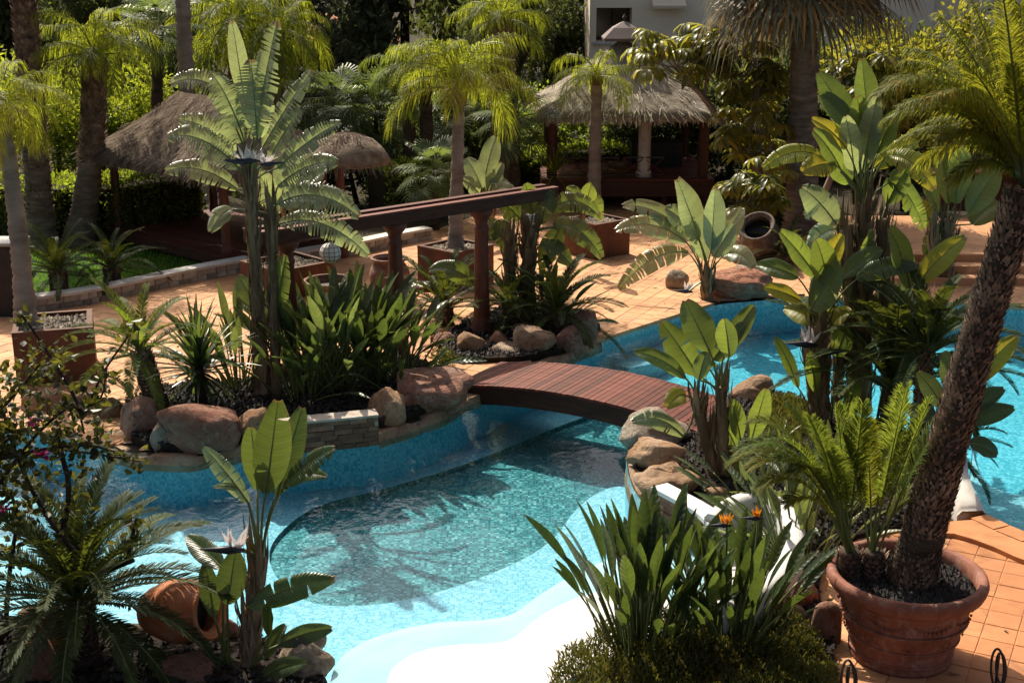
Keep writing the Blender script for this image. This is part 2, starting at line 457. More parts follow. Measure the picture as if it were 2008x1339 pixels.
M['glass'] = m_noise('dark_window_glass', [(.3, (.012, .014, .015)), (.7, (.02, .022, .024))], 1, .12, 0, .01, 5, spec=.6)
M['taupe'] = m_noise('taupe_cap', [(.3, (.12, .09, .085)), (.7, (.17, .13, .12))], 3, .6, .2, .005, 20, spec=.3)
M['lantern'] = m_noise('white_paper_globe', [(.3, (.80, .78, .72)), (.7, (.88, .86, .80))], 3, .8, .1, .003, 20, spec=.2)

def m_mosaic(name, size, stops, grout, gw=.12, rough=.3):
    m, nt, out = new_mat(name)
    wp = worldpos(nt)
    sc = N(nt, "ShaderNodeVectorMath", operation='SCALE'); nt.links.new(wp, sc.inputs[0]); sc.inputs['Scale'].default_value = 1.0 / size
    of = N(nt, "ShaderNodeVectorMath", operation='ADD'); nt.links.new(sc.outputs[0], of.inputs[0]); of.inputs[1].default_value = (.37, .41, .43)
    fl = N(nt, "ShaderNodeVectorMath", operation='FLOOR'); nt.links.new(of.outputs[0], fl.inputs[0])
    wn_ = N(nt, "ShaderNodeTexWhiteNoise"); wn_.noise_dimensions = '3D'; nt.links.new(fl.outputs[0], wn_.inputs['Vector'])
    big = noise_(nt, wp, 5.0, 3, .6, .8)
    k = math_(nt, 'ADD', math_(nt, 'MULTIPLY', wn_.outputs['Value'], .72), math_(nt, 'MULTIPLY', big, .3))
    col = ramp(nt, k, stops)
    fr = N(nt, "ShaderNodeVectorMath", operation='FRACTION'); nt.links.new(of.outputs[0], fr.inputs[0])
    sep = N(nt, "ShaderNodeSeparateXYZ"); nt.links.new(fr.outputs[0], sep.inputs[0])
    gx = math_(nt, 'LESS_THAN', sep.outputs[0], gw); gy = math_(nt, 'LESS_THAN', sep.outputs[1], gw)
    col = mixc(nt, math_(nt, 'MAXIMUM', gx, gy), col, grout)
    finish(nt, out, col, rough, None, .4)
    return m
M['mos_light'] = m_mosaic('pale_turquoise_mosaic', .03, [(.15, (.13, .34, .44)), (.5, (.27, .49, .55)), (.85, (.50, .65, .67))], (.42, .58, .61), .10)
M['mos_shade'] = m_mosaic('shade_blue_mosaic', .03, [(.15, (.04, .29, .44)), (.5, (.09, .41, .55)), (.85, (.24, .57, .67))], (.2, .48, .58), .10)  # bluer wall tile, putting the shaded ribbon along the bank into the colour
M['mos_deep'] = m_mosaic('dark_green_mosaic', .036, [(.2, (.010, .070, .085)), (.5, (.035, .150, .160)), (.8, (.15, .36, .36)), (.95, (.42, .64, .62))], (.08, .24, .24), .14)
M['mos_blue'] = m_mosaic('turquoise_mosaic', .04, [(.15, (.045, .29, .38)), (.5, (.09, .43, .52)), (.85, (.24, .61, .67))], (.2, .50, .56), .10)
M['mos_wall'] = m_mosaic('grey_blue_wall_mosaic', .045, [(.15, (.07, .27, .36)), (.5, (.14, .38, .46)), (.85, (.32, .54, .58))], (.30, .46, .50), .12)

def m_water():
    m, nt, out = new_mat('pool_water')
    wp = worldpos(nt)
    h = math_(nt, 'ADD', noise_(nt, wp, 2.6, 3, .5, .6), math_(nt, 'MULTIPLY', noise_(nt, wp, 9.0, 2), .25))
    nb = bump(nt, h, .22, .05)
    gl = N(nt, "ShaderNodeBsdfGlossy"); gl.inputs['Roughness'].default_value = .03; gl.inputs['Color'].default_value = (1, 1, 1, 1)
    nt.links.new(nb, gl.inputs['Normal'])
    tr = N(nt, "ShaderNodeBsdfTransparent"); tr.inputs['Color'].default_value = (.70, .93, 1.0, 1)
    fr = N(nt, "ShaderNodeFresnel"); fr.inputs['IOR'].default_value = 1.2; nt.links.new(nb, fr.inputs['Normal'])
    mx = N(nt, "ShaderNodeMixShader"); nt.links.new(fr.outputs[0], mx.inputs[0])
    nt.links.new(tr.outputs[0], mx.inputs[1]); nt.links.new(gl.outputs[0], mx.inputs[2])
    nt.links.new(mx.outputs[0], out.inputs[0])
    return m
M['water'] = m_water()
# ================================================================== THE SETTING
rnd = random.Random(7)
WATER_Z = -0.11
POOL = gpoly([(-500, 820), (-150, 830), (0, 838), (110, 848), (210, 872), (300, 893), (380, 893), (460, 876), (600, 862), (740, 848),
              (800, 830), (860, 806), (930, 770), (1000, 735), (1060, 708), (1120, 690), (1172, 666), (1340, 612), (1400, 594),
              (1500, 586), (1560, 580), (1720, 586), (1860, 592), (2008, 602), (2400, 620), (2400, 1190), (2200, 1120), (2008, 1056), (1930, 1018),
              (1878, 990), (1868, 930), (1850, 880), (1760, 835), (1640, 805), (1560, 778), (1500, 764), (1440, 772), (1390, 800),
              (1300, 815), (1250, 838), (1226, 880), (1234, 940), (1262, 985), (1330, 1015), (1400, 1050), (1440, 1100), (1420, 1170), (1330, 1230),
              (1200, 1290), (1150, 1360), (1150, 1460), (640, 1460), (646, 1300), (560, 1262), (420, 1222), (250, 1225), (0, 1205), (-500, 1190)], 0, 1)
POOL2 = [V((p.x, p.y)) for p in POOL]
LAWN = gpoly([(-260, 640), (60, 606), (200, 582), (300, 558), (400, 538), (480, 520), (600, 500), (560, 440), (300, 440), (-100, 440), (-300, 500)], 0, 1)
BED_L = gpoly([(250, 800), (330, 760), (470, 760), (560, 735), (690, 705), (800, 705), (870, 735), (915, 762), (865, 800), (800, 824), (740, 842), (600, 856), (460, 870), (380, 886), (300, 886), (245, 860)], 0, 1)
BED_P = gpoly([(850, 690), (900, 640), (1000, 605), (1100, 600), (1180, 640), (1165, 662), (1115, 688), (1050, 706), (960, 712), (880, 712)], 0, 1)
BED_R = gpoly([(1262, 835), (1310, 820), (1395, 806), (1445, 778), (1500, 770), (1560, 785), (1640, 812), (1755, 842), (1842, 885), (1858, 935), (1866, 990), (1830, 1030),
               (1700, 1050), (1620, 1080), (1600, 1180), (1640, 1290), (1640, 1460), (1160, 1460), (1160, 1360), (1215, 1296), (1340, 1238), (1430, 1176), (1452, 1100), (1410, 1045),
               (1335, 1006), (1270, 976), (1244, 935), (1238, 880)], 0, 1)
BED_F = gpoly([(-300, 1200), (0, 1213), (250, 1233), (420, 1230), (556, 1270), (640, 1306), (632, 1460), (-300, 1460)], 0, 1)

# ground sheet to the horizon with the pool left open
outer = [V((-700, -60, 0)), V((700, -60, 0)), V((700, 1200, 0)), V((-700, 1200, 0))]
hole = [V((p.x, p.y, 0)) for p in POOL]
tri = tessellate_polygon([outer, list(reversed(hole))])
gv = [(p.x, p.y, -0.03) for p in outer + list(reversed(hole))]
mb = MB()
fs = []
for t in tri:
    a, b, c = (gv[i] for i in t)
    if (b[0] - a[0]) * (c[1] - a[1]) - (b[1] - a[1]) * (c[0] - a[0]) < 0: t = (t[0], t[2], t[1])
    fs.append(t)
mb.add(gv, fs)
ground = struct(mb.build('ground', M['ground']))

# pool basin: walls, shallow floor, deep part, right basin
basin = MB()
n = len(POOL)
wv = [(p.x, p.y, z) for z in (-0.03, -0.17, -1.75) for p in POOL]
cx0 = sum(p.x for p in POOL) / n
for i in range(n):
    j = (i + 1) % n
    basin.add([wv[i], wv[j], wv[n + j], wv[n + i]], [(0, 1, 2, 3)], 0)
    basin.add([wv[n + i], wv[n + j], wv[2 * n + j], wv[2 * n + i]], [(0, 1, 2, 3)], 1)
pool = struct(basin.build('pool', [M['mos_wall'], M['mos_shade']]))
def offs(poly, d):
    q = []; n = len(poly)
    for i in range(n):
        t = (poly[(i + 1) % n] - poly[i - 1]).normalized(); q.append(poly[i] + V((t.y, -t.x, 0)) * d)
    return q
FZ = -0.72
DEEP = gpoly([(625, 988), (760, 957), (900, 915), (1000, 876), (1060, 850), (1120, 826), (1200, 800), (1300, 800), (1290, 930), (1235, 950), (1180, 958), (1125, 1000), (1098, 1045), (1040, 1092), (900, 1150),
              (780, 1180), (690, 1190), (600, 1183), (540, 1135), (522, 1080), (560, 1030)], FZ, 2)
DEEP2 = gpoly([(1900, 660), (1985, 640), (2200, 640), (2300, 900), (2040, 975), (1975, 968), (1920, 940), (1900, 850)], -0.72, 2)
fl = MB()
Ymin, Ymax = min(p.y for p in POOL) - 1, max(p.y for p in POOL) + 2
Xmin, Xmax = min(p.x for p in POOL) - 1, max(p.x for p in POOL) + 2
fo = [V((Xmin, Ymin, FZ)), V((Xmax, Ymin, FZ)), V((Xmax, Ymax, FZ)), V((Xmin, Ymax, FZ))]
def orient(poly, ccw):
    a = sum(poly[i].x * poly[(i + 1) % len(poly)].y - poly[(i + 1) % len(poly)].x * poly[i].y for i in range(len(poly)))
    return poly if (a > 0) == ccw else list(reversed(poly))
D1 = orient(DEEP, False); D2 = orient(DEEP2, False)
allv = fo + D1 + D2
for t in tessellate_polygon([fo, D1, D2]):
    a, b, c = (allv[i] for i in t)
    if (b.x - a.x) * (c.y - a.y) - (b.y - a.y) * (c.x - a.x) < 0: t = (t[0], t[2], t[1])
    fl.add([a, b, c] if t[1] > -1 else [], [(0, 1, 2)] if (b.x - a.x) * (c.y - a.y) - (b.y - a.y) * (c.x - a.x) > 0 else [(0, 2, 1)], 0)
shelf = fl.build('shallow_floor', M['mos_light'], pool)
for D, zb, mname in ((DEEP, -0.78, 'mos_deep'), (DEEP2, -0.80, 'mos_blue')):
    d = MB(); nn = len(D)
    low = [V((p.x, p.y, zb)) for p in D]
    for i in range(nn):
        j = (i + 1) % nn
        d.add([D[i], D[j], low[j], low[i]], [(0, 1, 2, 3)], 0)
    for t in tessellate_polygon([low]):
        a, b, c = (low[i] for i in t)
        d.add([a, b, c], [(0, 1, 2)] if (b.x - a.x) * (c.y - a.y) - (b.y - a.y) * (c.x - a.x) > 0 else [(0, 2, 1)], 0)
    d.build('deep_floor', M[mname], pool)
# far right basin floor beyond the bridge is blue mosaic
br = gpoly([(1060, 690), (1300, 790), (1440, 770), (1640, 805), (1850, 880), (1895, 990), (1915, 800), (1890, 640), (2300, 610), (1700, 560), (1400, 580), (1170, 650)], -0.70, 1)
d = MB()
for t in tessellate_polygon([br]):
    a, b, c = (br[i] for i in t)
    d.add([a, b, c], [(0, 1, 2)] if (b.x - a.x) * (c.y - a.y) - (b.y - a.y) * (c.x - a.x) > 0 else [(0, 2, 1)], 0)
d.build('channel_floor', M['mos_blue'], pool)
# underwater bench of the channel
ben = gpoly([(1180, 700), (1360, 640), (1420, 655), (1250, 730)], -0.45, 1)
d = MB(); d.prism([(p.x, p.y) for p in ben], -0.70, -0.45); d.build('underwater_bench', M['mos_light'], pool)

# white beach entry
BEACH = gpoly([(640, 1470), (643, 1310), (690, 1258), (770, 1228), (870, 1210), (950, 1208), (1005, 1200), (1050, 1165), (1095, 1135), (1200, 1085), (1330, 1050), (1420, 1075), (1440, 1130), (1400, 1190), (1320, 1240), (1200, 1300), (1160, 1360), (1160, 1470)], -0.2, 2)
bc = G(1000, 1420, -0.1)
bv = []; bf = []
rings = 10; nb = len(BEACH)
for k in range(rings + 1):
    t = k / rings
    for p in BEACH:
        q = p.lerp(bc, t * .97)
        z = -0.24 + .22 * (1 - (1 - t) ** 2.2) + .01 * noise.noise(q * 1.3)
        bv.append((q.x, q.y, z))
for k in range(rings):
    for i in range(nb):
        j = (i + 1) % nb
        bf.append((k * nb + i, k * nb + j, (k + 1) * nb + j, (k + 1) * nb + i))
bf.append(tuple(rings * nb + i for i in range(nb)))
bb = len(bv)
for p in BEACH: bv.append((p.x, p.y, FZ - .02))
for i in range(nb): bf.append((bb + i, bb + (i + 1) % nb, (i + 1) % nb, i))
d = MB(); d.add(bv, bf)
beach = struct(d.build('pool_beach', M['white'], smooth=True))
# lower white step under water
st = gpoly([(600, 1330), (650, 1275), (760, 1222), (860, 1196), (950, 1190), (1030, 1150), (1090, 1105), (1250, 1070), (1200, 1300), (640, 1400)], -0.5, 2)
d = MB(); d.prism([(p.x, p.y) for p in st], -0.74, -0.52); d.build('beach_step', M['mos_light'], pool)

# water surface
d = MB()
wpoly = [(p.x, p.y) for p in offs(POOL, .03)]
w3 = [V((p[0], p[1], WATER_Z)) for p in wpoly]
for t in tessellate_polygon([w3]):
    a, b, c = (w3[i] for i in t)
    d.add([a, b, c], [(0, 1, 2)] if (b.x - a.x) * (c.y - a.y) - (b.y - a.y) * (c.x - a.x) > 0 else [(0, 2, 1)], 0)
water = struct(d.build('water', M['water']))

# ---------------- terrace of square terracotta tiles
def tile_mesh(s, name='tile'):
    m = MB(); h = s / 2; b = .005
    vs = [(-h, -h, -.035), (h, -h, -.035), (h, h, -.035), (-h, h, -.035), (-h, -h, -b), (h, -h, -b), (h, h, -b), (-h, h, -b),
          (-h + b, -h + b, 0), (h - b, -h + b, 0), (h - b, h - b, 0), (-h + b, h - b, 0)]
    m.add(vs, [(8, 9, 10, 11), (0, 1, 5, 4), (1, 2, 6, 5), (2, 3, 7, 6), (3, 0, 4, 7), (4, 5, 9, 8), (5, 6, 10, 9), (6, 7, 11, 10), (7, 4, 8, 11)])
    return m
def sheet(name, polys, z, mat, parent=None):
    d = MB(); vs = [V((p[0], p[1], z)) for q in polys for p in q]
    for t in tessellate_polygon([[V((p[0], p[1], 0)) for p in q] for q in polys]):
        a, b, c = (vs[i] for i in t)
        d.add([a, b, c], [(0, 1, 2)] if (b.x - a.x) * (c.y - a.y) - (b.y - a.y) * (c.x - a.x) > 0 else [(0, 2, 1)])
    return d.build(name, mat, parent)
T_MAIN = gpoly([(-500, 680), (90, 612), (200, 590), (300, 566), (400, 546), (480, 528), (640, 506), (770, 476), (900, 432), (1000, 405), (1220, 380), (1460, 400), (1700, 430), (2300, 430),
                (2300, 640), (2008, 640), (1400, 660), (1172, 720), (930, 820), (600, 900), (200, 910), (-500, 860)], 0, 0)
T_FRONT = gpoly([(1600, 1060), (1840, 1030), (1935, 1010), (2008, 1040), (2250, 1120), (2400, 1200), (2400, 1600), (1600, 1600)], 0, 0)
T_SIDE = gpoly([(-300, 1225), (62, 1225), (62, 1420), (-300, 1420)], 0, 0)
TS = 0.30
trot = R(-27); tc_, ts_ = math.cos(trot), math.sin(trot)
pool_wide = [(p.x, p.y) for p in offs(POOL, .13)]
tiles = []
for reg, nm in ((T_MAIN, 'm'), (T_FRONT, 'f'), (T_SIDE, 's')):
    xs = [p.x for p in reg]; ys = [p.y for p in reg]
    cc = V(((min(xs) + max(xs)) / 2, (min(ys) + max(ys)) / 2)); rr = max(max(xs) - min(xs), max(ys) - min(ys)) * .75
    k = int(rr / TS) + 1
    for i in range(-k, k):
        for j in range(-k, k):
            x = cc.x + (i * tc_ - j * ts_) * TS; y = cc.y + (i * ts_ + j * tc_) * TS
            if not (-14 < x < 18): continue
            if not inside((x, y), reg): continue
            bad = False
            for a in (-.5, .5):
                for b in (-.5, .5):
                    q = (x + (a * tc_ - b * ts_) * TS, y + (a * ts_ + b * tc_) * TS)
                    if inside(q, pool_wide) or (nm != 's' and inside(q, POOL2)): bad = True
            if bad: continue
            if inside((x, y), BED_L) or inside((x, y), BED_P) or inside((x, y), BED_R) or inside((x, y), LAWN): continue
            tiles.append((x, y))
def vis_key(t):
    d = V((t[0], t[1], 0)) - V((0, 0, H)); u = d.x / (d.y * cp - d.z * sp)
    yy = (d.y * sp + d.z * cp) / (d.y * cp - d.z * sp)
    seen = abs(u) < .40 and abs(yy) < .27
    px = CX + u * F; py = CY - yy * F
    if 1620 < px < 1900 and py > 1060: seen = seen and px > 1840
    return (0 if seen else 1, d.length)
tiles.sort(key=vis_key)
terrace = struct(sheet('terrace', [[(p.x, p.y) for p in T_FRONT]], -0.007, M['tile_or']))
# bedding below the main terrace, pool left open by the tile test
def clip_sheet(reg):
    d = MB(); xs = [p.x for p in reg]; ys = [p.y for p in reg]; s = .25
    x = min(xs)
    while x < max(xs):
        y = min(ys)
        while y < max(ys):
            cs = [(x, y), (x + s, y), (x + s, y + s), (x, y + s)]
            if all(inside(c, reg) for c in cs) and not any(inside(c, POOL2) for c in cs):
                d.add([(c[0], c[1], -.007) for c in cs], [(0, 1, 2, 3)])
            y += s
        x += s
    return d
clip_sheet(T_MAIN).build('bedding', M['grout'], terrace)
tme = [tile_mesh(TS - .008).mesh('tile', M['tile']), tile_mesh(TS - .008).mesh('tile', M['tile_or'])]
for x, y in tiles[:300]:
    inst('tile', tme[1 if y < 16 and x > 0 else 0], terrace, (x, y, rnd.uniform(-.003, .002)), (rnd.uniform(-.006, .006), rnd.uniform(-.006, .006), trot))
d = MB(); proto = tile_mesh(TS - .008)
for x, y in tiles[300:]:
    dz = rnd.uniform(-.003, .002)
    d.add([(x + v[0] * tc_ - v[1] * ts_, y + v[0] * ts_ + v[1] * tc_, v[2] + dz) for v in proto.v], proto.f)
o = d.build('far_tiles', M['tile'], terrace); o['kind'] = 'stuff'
d = MB(); k = 0            # dry leaf litter blown over the paving
for x, y in rnd.sample(tiles, 420):
    a = rnd.uniform(0, 6.28); l = rnd.uniform(.025, .07); w = l * .35; c_, s_ = math.cos(a), math.sin(a); x += rnd.uniform(-.1, .1); y += rnd.uniform(-.1, .1)
    d.add([(x - c_ * l, y - s_ * l, .004), (x - s_ * w, y + c_ * w, .006 + rnd.uniform(0, .015)), (x + c_ * l, y + s_ * l, .006 + rnd.uniform(0, .02)), (x + s_ * w, y - c_ * w, .006)], [(0, 1, 2), (0, 2, 3)])
o = d.build('leaf_litter', m_noise('dry_leaf', [(.3, (.10, .06, .03)), (.7, (.28, .19, .09))], 9, .8, .2, .004, 30, spec=.2, objvar=.5)); tag(o, 'scattered dry leaves lying on the terracotta paving', 'leaf litter'); o['kind'] = 'stuff'

# coping stones along the pool where the terrace meets it
def along(pts, step):
    out = []; acc = 0
    for i in range(len(pts) - 1):
        a, b = pts[i], pts[i + 1]; L = (b - a).length; s = -acc
        while True:
            s += step
            if s > L: acc = L - (s - step); break
            p = a.lerp(b, s / L); out.append((p, math.atan2(b.y - a.y, b.x - a.x)))
    return out
def coping(px, inward, z=0.012, step=.34, mat=M['tile'], w=.24):
    for p, a in along(gpoly(px, 0, 2, False), step):
        nrm = V((-math.sin(a), math.cos(a), 0)) * inward
        m = MB(); m.box((0, 0, -.03), (step - .008, w, .06), taper=.975)
        m.build('coping_stone', mat, terrace, p + nrm * (w / 2 - .03) + V((0, 0, z)), (0, 0, a))
coping([(1150, 676), (1172, 666), (1340, 612), (1400, 594)], 1)
coping([(1560, 580), (1720, 586), (1860, 592), (2008, 602), (2300, 618)], 1)
coping([(-150, 830), (0, 838), (110, 848), (210, 872)], 1)
coping([(2250, 1136), (2008, 1056), (1930, 1018)], 1, .06, .34, M['tile_or'])
# low curved step in front of the right basin
kerb = gpoly([(1790, 1052), (1850, 1030), (1930, 1026), (2008, 1064), (2250, 1148), (2250, 1190), (2008, 1108), (1930, 1072), (1850, 1048), (1795, 1066)], 0, 1)
d = MB(); d.prism([(p.x, p.y) for p in kerb], -.02, .05); d.build('step', M['tile_or'], terrace)

# ---------------- lawn
lawn = struct(sheet('lawn', [[(p.x, p.y) for p in LAWN]], -0.012, m_noise('turf', [(.3, (.018, .05, .008)), (.7, (.05, .12, .015))], 3, .9, .5, .02, 40, spec=.1)))
d = MB(); lx = [p.x for p in LAWN]; ly = [p.y for p in LAWN]; cnt = 0
while cnt < 15000:
    x = rnd.uniform(min(lx), max(lx)); y = rnd.uniform(min(ly), max(ly))
    cnt += 1
    if not inside((x, y), LAWN): continue
    h = rnd.uniform(.05, .10); a = rnd.uniform(0, 6.28); w = .012; lx_, ly_ = rnd.uniform(-.04, .04), rnd.uniform(-.04, .04)
    d.add([(x - w * math.cos(a), y - w * math.sin(a), -.015), (x + w * math.cos(a), y + w * math.sin(a), -.015), (x + lx_, y + ly_, h)], [(0, 1, 2)])
o = d.build('grass', M['grass']); tag(o, 'short green lawn grass behind the low stone wall', 'grass'); o['kind'] = 'stuff'

# ---------------- planting beds and their lava chips
def bed(poly, z, name='soil_bed'):
    m = MB(); m.prism([(p.x, p.y) for p in poly], -.35, z)
    return struct(m.build(name, M['soil']))
def chips(d, poly, z, count, smin=.02, smax=.05):
    xs = [p[0] for p in poly]; ys = [p[1] for p in poly]; k = 0; tries = 0
    while k < count and tries < count * 6:
        tries += 1
        x = rnd.uniform(min(xs), max(xs)); y = rnd.uniform(min(ys), max(ys))
        if not inside((x, y), poly): continue
        k += 1
        s = rnd.uniform(smin, smax)
        vs = [(x + rnd.uniform(.6, 1.2) * s * a, y + rnd.uniform(.6, 1.2) * s * b, z + s * .5 + rnd.uniform(.5, 1) * s * c) for a, b, c in
              ((1, 0, 0), (0, 1, 0), (-1, 0, 0), (0, -1, 0), (.2, .1, 1), (0, 0, -.6))]
        d.add(vs, [(0, 1, 4), (1, 2, 4), (2, 3, 4), (3, 0, 4), (1, 0, 5), (2, 1, 5), (3, 2, 5), (0, 3, 5)])
BEDS = []
for poly, z, cnt, lab in ((BED_L, .10, 3500, 'black lava chips around the plants of the bed by the stacked stone wall'),
                          (BED_P, .08, 1200, 'dark chips in the bed at the foot of the pergola column'),
                          (BED_R, .06, 3500, 'dark chips and soil in the bed between the two pool basins'),
                          (BED_F, .05, 1500, 'dark chips under the cycad and the fallen urn')):
    bed(poly, z)
    d = MB(); chips(d, poly, z, cnt)
    o = d.build('lava_chips', M['lava']); tag(o, lab, 'gravel'); o['kind'] = 'stuff'

# pale mortar bank under the boulders
def bank(px, w, z1, off, name='mortar_bank'):
    pts = gpoly(px, 0, 2, False); k = len(pts); m = MB(); vs = []
    for i, p in enumerate(pts):
        t = (pts[min(i + 1, k - 1)] - pts[max(0, i - 1)]).normalized(); nn = V((-t.y, t.x, 0))
        h = z1 + .09 * noise.noise(p * 3.3); b_ = .10 * noise.noise(p * 3.1 + V((4, 0, 0)))
        for s, z in ((off - w / 2 - .03 + b_, -.19), (off - w / 2 + b_, h * .6), (off - w * .25, h), (off + w * .25, h), (off + w / 2, -.3)): vs.append(p + nn * s + V((0, 0, z)))
    fs = [(i * 5 + j, i * 5 + j + 1, i * 5 + 6 + j, i * 5 + 5 + j) for i in range(k - 1) for j in range(4)]
    m.add(vs, fs); return struct(m.build(name, M['rock_tan'], smooth=True))
bank([(215, 874), (300, 893), (380, 893), (460, 876), (560, 866)], .20, -.01, .05)
bank([(735, 849), (800, 830), (860, 806), (930, 770), (960, 752)], .20, -.01, .05)
bank([(1000, 735), (1060, 708), (1120, 690), (1172, 666)], .18, -.01, .05)
bank([(1335, 1012), (1262, 985), (1234, 940), (1226, 880), (1250, 838), (1300, 815)], .16, -.02, -.06)
# ---------------- boulders
def rock_mesh(seed, sub=3, rough=.36):
    bm = bmesh.new(); bmesh.ops.create_icosphere(bm, subdivisions=sub, radius=.5)
    rg = random.Random(seed); off = V((rg.uniform(-50, 50), rg.uniform(-50, 50), rg.uniform(-50, 50)))
    planes = []
    for _ in range(8):
        nn = V((rg.gauss(0, 1), rg.gauss(0, 1), rg.gauss(0, .8))).normalized(); planes.append((nn, rg.uniform(.33, .45)))
    for v in bm.verts:
        p = v.co.copy()
        k = 1 + rough * noise.noise(p * 2.2 + off) + rough * .45 * noise.noise(p * 5 + off) + rough * .22 * noise.noise(p * 11 + off) - rough * .35 * max(0, .12 - abs(noise.noise(p * 2.6 + off * 1.3))) * 4
        q = p * k * 1.08
        for nn, dd in planes:
            e = q.dot(nn) - dd
            if e > 0: q -= nn * e * .88
        v.co = q
    me = bpy.data.meshes.new('boulder'); bm.to_mesh(me); bm.free()
    lo = [min(v.co[i] for v in me.vertices) for i in range(3)]; hi = [max(v.co[i] for v in me.vertices) for i in range(3)]
    for v in me.vertices:
        v.co = V(((v.co.x - (lo[0] + hi[0]) / 2) / (hi[0] - lo[0]), (v.co.y - (lo[1] + hi[1]) / 2) / (hi[1] - lo[1]), (v.co.z - lo[2]) / (hi[2] - lo[2])))
    me.polygons.foreach_set('use_smooth', [True] * len(me.polygons))
    return me
ROCKS = {}
def rock(box, mat, label, group=None, z=-.16, dk=.8, seed=None, rz=0.0, big=True, yoff=0.0, name='boulder'):
    x0, y0, x1, y1 = box
    seed = seed if seed is not None else int(x0 * 7 + y0 * 3)
    base = G((x0 + x1) / 2, y1, z)
    s = ppm(base.y, z); w = (x1 - x0) / s; dep = w * dk
    # picture height of a lump = height*cos + part of the depth seen from above
    hgt = max(.16, ((y1 - y0) / s - dep * .08) / .95 + .10)
    key = (seed, mat)
    me = rock_mesh(seed, 4 if big else 3); me.materials.append(M[mat])
    o = bpy.data.objects.new(name, me); link(o)
    o.location = (base.x, base.y + dep * .26 + yoff, z); o.rotation_euler = (0, 0, rz)
    o.scale = (w, dep, hgt)
    tag(o, label, 'rock', group)
    return o
RL = [((236, 795, 318, 884), 'rock_red', 'upright boulder at the end of the planting bed beside the cycad trunk'),
      ((308, 798, 470, 908), 'rock_red', 'large flat-topped red boulder at the pool edge below the yucca'),
      ((455, 812, 545, 892), 'rock_tan', 'small tan boulder between the big red boulder and the stacked stone wall'),
      ((718, 776, 796, 856), 'rock_tan', 'rounded tan boulder at the end of the stacked stone wall'),
      ((776, 735, 932, 828), 'rock_red', 'big brown boulder at the pool edge beside the bridge'),
      ((300, 790, 352, 825), 'rock_red', 'low red stone behind the upright boulder by the cycad'),
      ((296, 838, 345, 905), 'rock_grey', 'small pale stone in the water against the big red boulder'),
      ((896, 662, 952, 716), 'rock_tan', 'tan boulder at the foot of the pergola column'),
      ((952, 660, 1000, 702), 'rock_red', 'red stone just right of the pergola column foot'),
      ((1006, 650, 1092, 714), 'rock_tan', 'large streaked tan boulder behind the bridge'),
      ((1085, 652, 1145, 708), 'rock_red', 'dark red boulder between the streaked boulder and the pool'),
      ((1118, 622, 1172, 690), 'rock_red', 'tall shaded boulder at the pool corner below the cycad'),
      ((955, 686, 1045, 716), 'rock_grey', 'low pale rock slab at the far end of the bridge'),
      ((848, 664, 892, 698), 'rock_red', 'small brown stone on the terrace under the cycad fronds'),
      ((1000, 645, 1040, 680), 'rock_grey', 'pale stone wedged behind the streaked tan boulder'),
      ((1216, 820, 1362, 906), 'rock_grey', 'large pitted grey boulder at the near end of the bridge'),
      ((1228, 876, 1344, 952), 'rock_tan', 'rounded orange-tan boulder in front of the pitted boulder'),
      ((1242, 934, 1376, 1002), 'rock_tan', 'flat yellow-tan boulder above the stacked stone wall by the water'),
      ((1428, 752, 1524, 812), 'rock_tan', 'smooth pinkish boulder beyond the bridge by the blue water'),
      ((1470, 815, 1530, 860), 'rock_red', 'reddish stone in the bed behind the feathery cycad'),
      ((1385, 536, 1520, 604), 'rock_red', 'broad pink boulder at the corner of the terrace under the tilted jar'),
      ((1304, 538, 1352, 582), 'rock_grey', 'pale stone on the terrace under the white crane flower'),
      ((1436, 528, 1494, 556), 'rock_grey', 'small grey stone on top of the broad pink boulder'),
      ((1534, 1156, 1606, 1224), 'rock_red', 'smooth red stone between the white wall and the large pot'),
      ((1586, 1196, 1652, 1290), 'rock_red', 'brown stone leaning against the large terracotta pot'),
      ((1545, 1205, 1590, 1250), 'rock_grey', 'white stone half hidden in the ground cover'),
      ((536, 1262, 656, 1360), 'rock_grey', 'pale craggy rock beside the white pool beach'),
      ((586, 1250, 640, 1290), 'rock_red', 'small red stone on the pale craggy rock'),
      ((405, 1226, 470, 1290), 'rock_red', 'orange stone right of the fallen urn'),
      ((36, 1200, 150, 1320), 'rock_tan', 'tall tan boulder under the big cycad'),
      ((24, 1260, 120, 1370), 'rock_red', 'red boulder in the bottom corner under the cycad'),
      ((300, 1296, 420, 1372), 'rock_red', 'brown boulder in the shade in front of the fallen urn'),
      ((228, 1240, 290, 1300), 'rock_grey', 'light jagged stone left of the fallen urn'),
      ((1372, 970, 1440, 1006), 'rock_tan', 'small flat stone above the white curved wall'),
      ((1000, 690, 1010, 700), 'rock_red', '')]
for b, m_, l in RL:
    if not l: continue
    rock(b, m_, l, big=(b[2] - b[0]) > 70)
# terracotta coloured edge stones between soil and the shallow water on the left
for i, (x, y) in enumerate([(90, 800), (140, 808), (185, 818), (40, 805)]):
    rock((x, y - 26, x + 56, y + 22), 'rock_tan', 'low sunlit tan edging stone at the left pool corner', 'edging stones at the left pool corner', big=False)

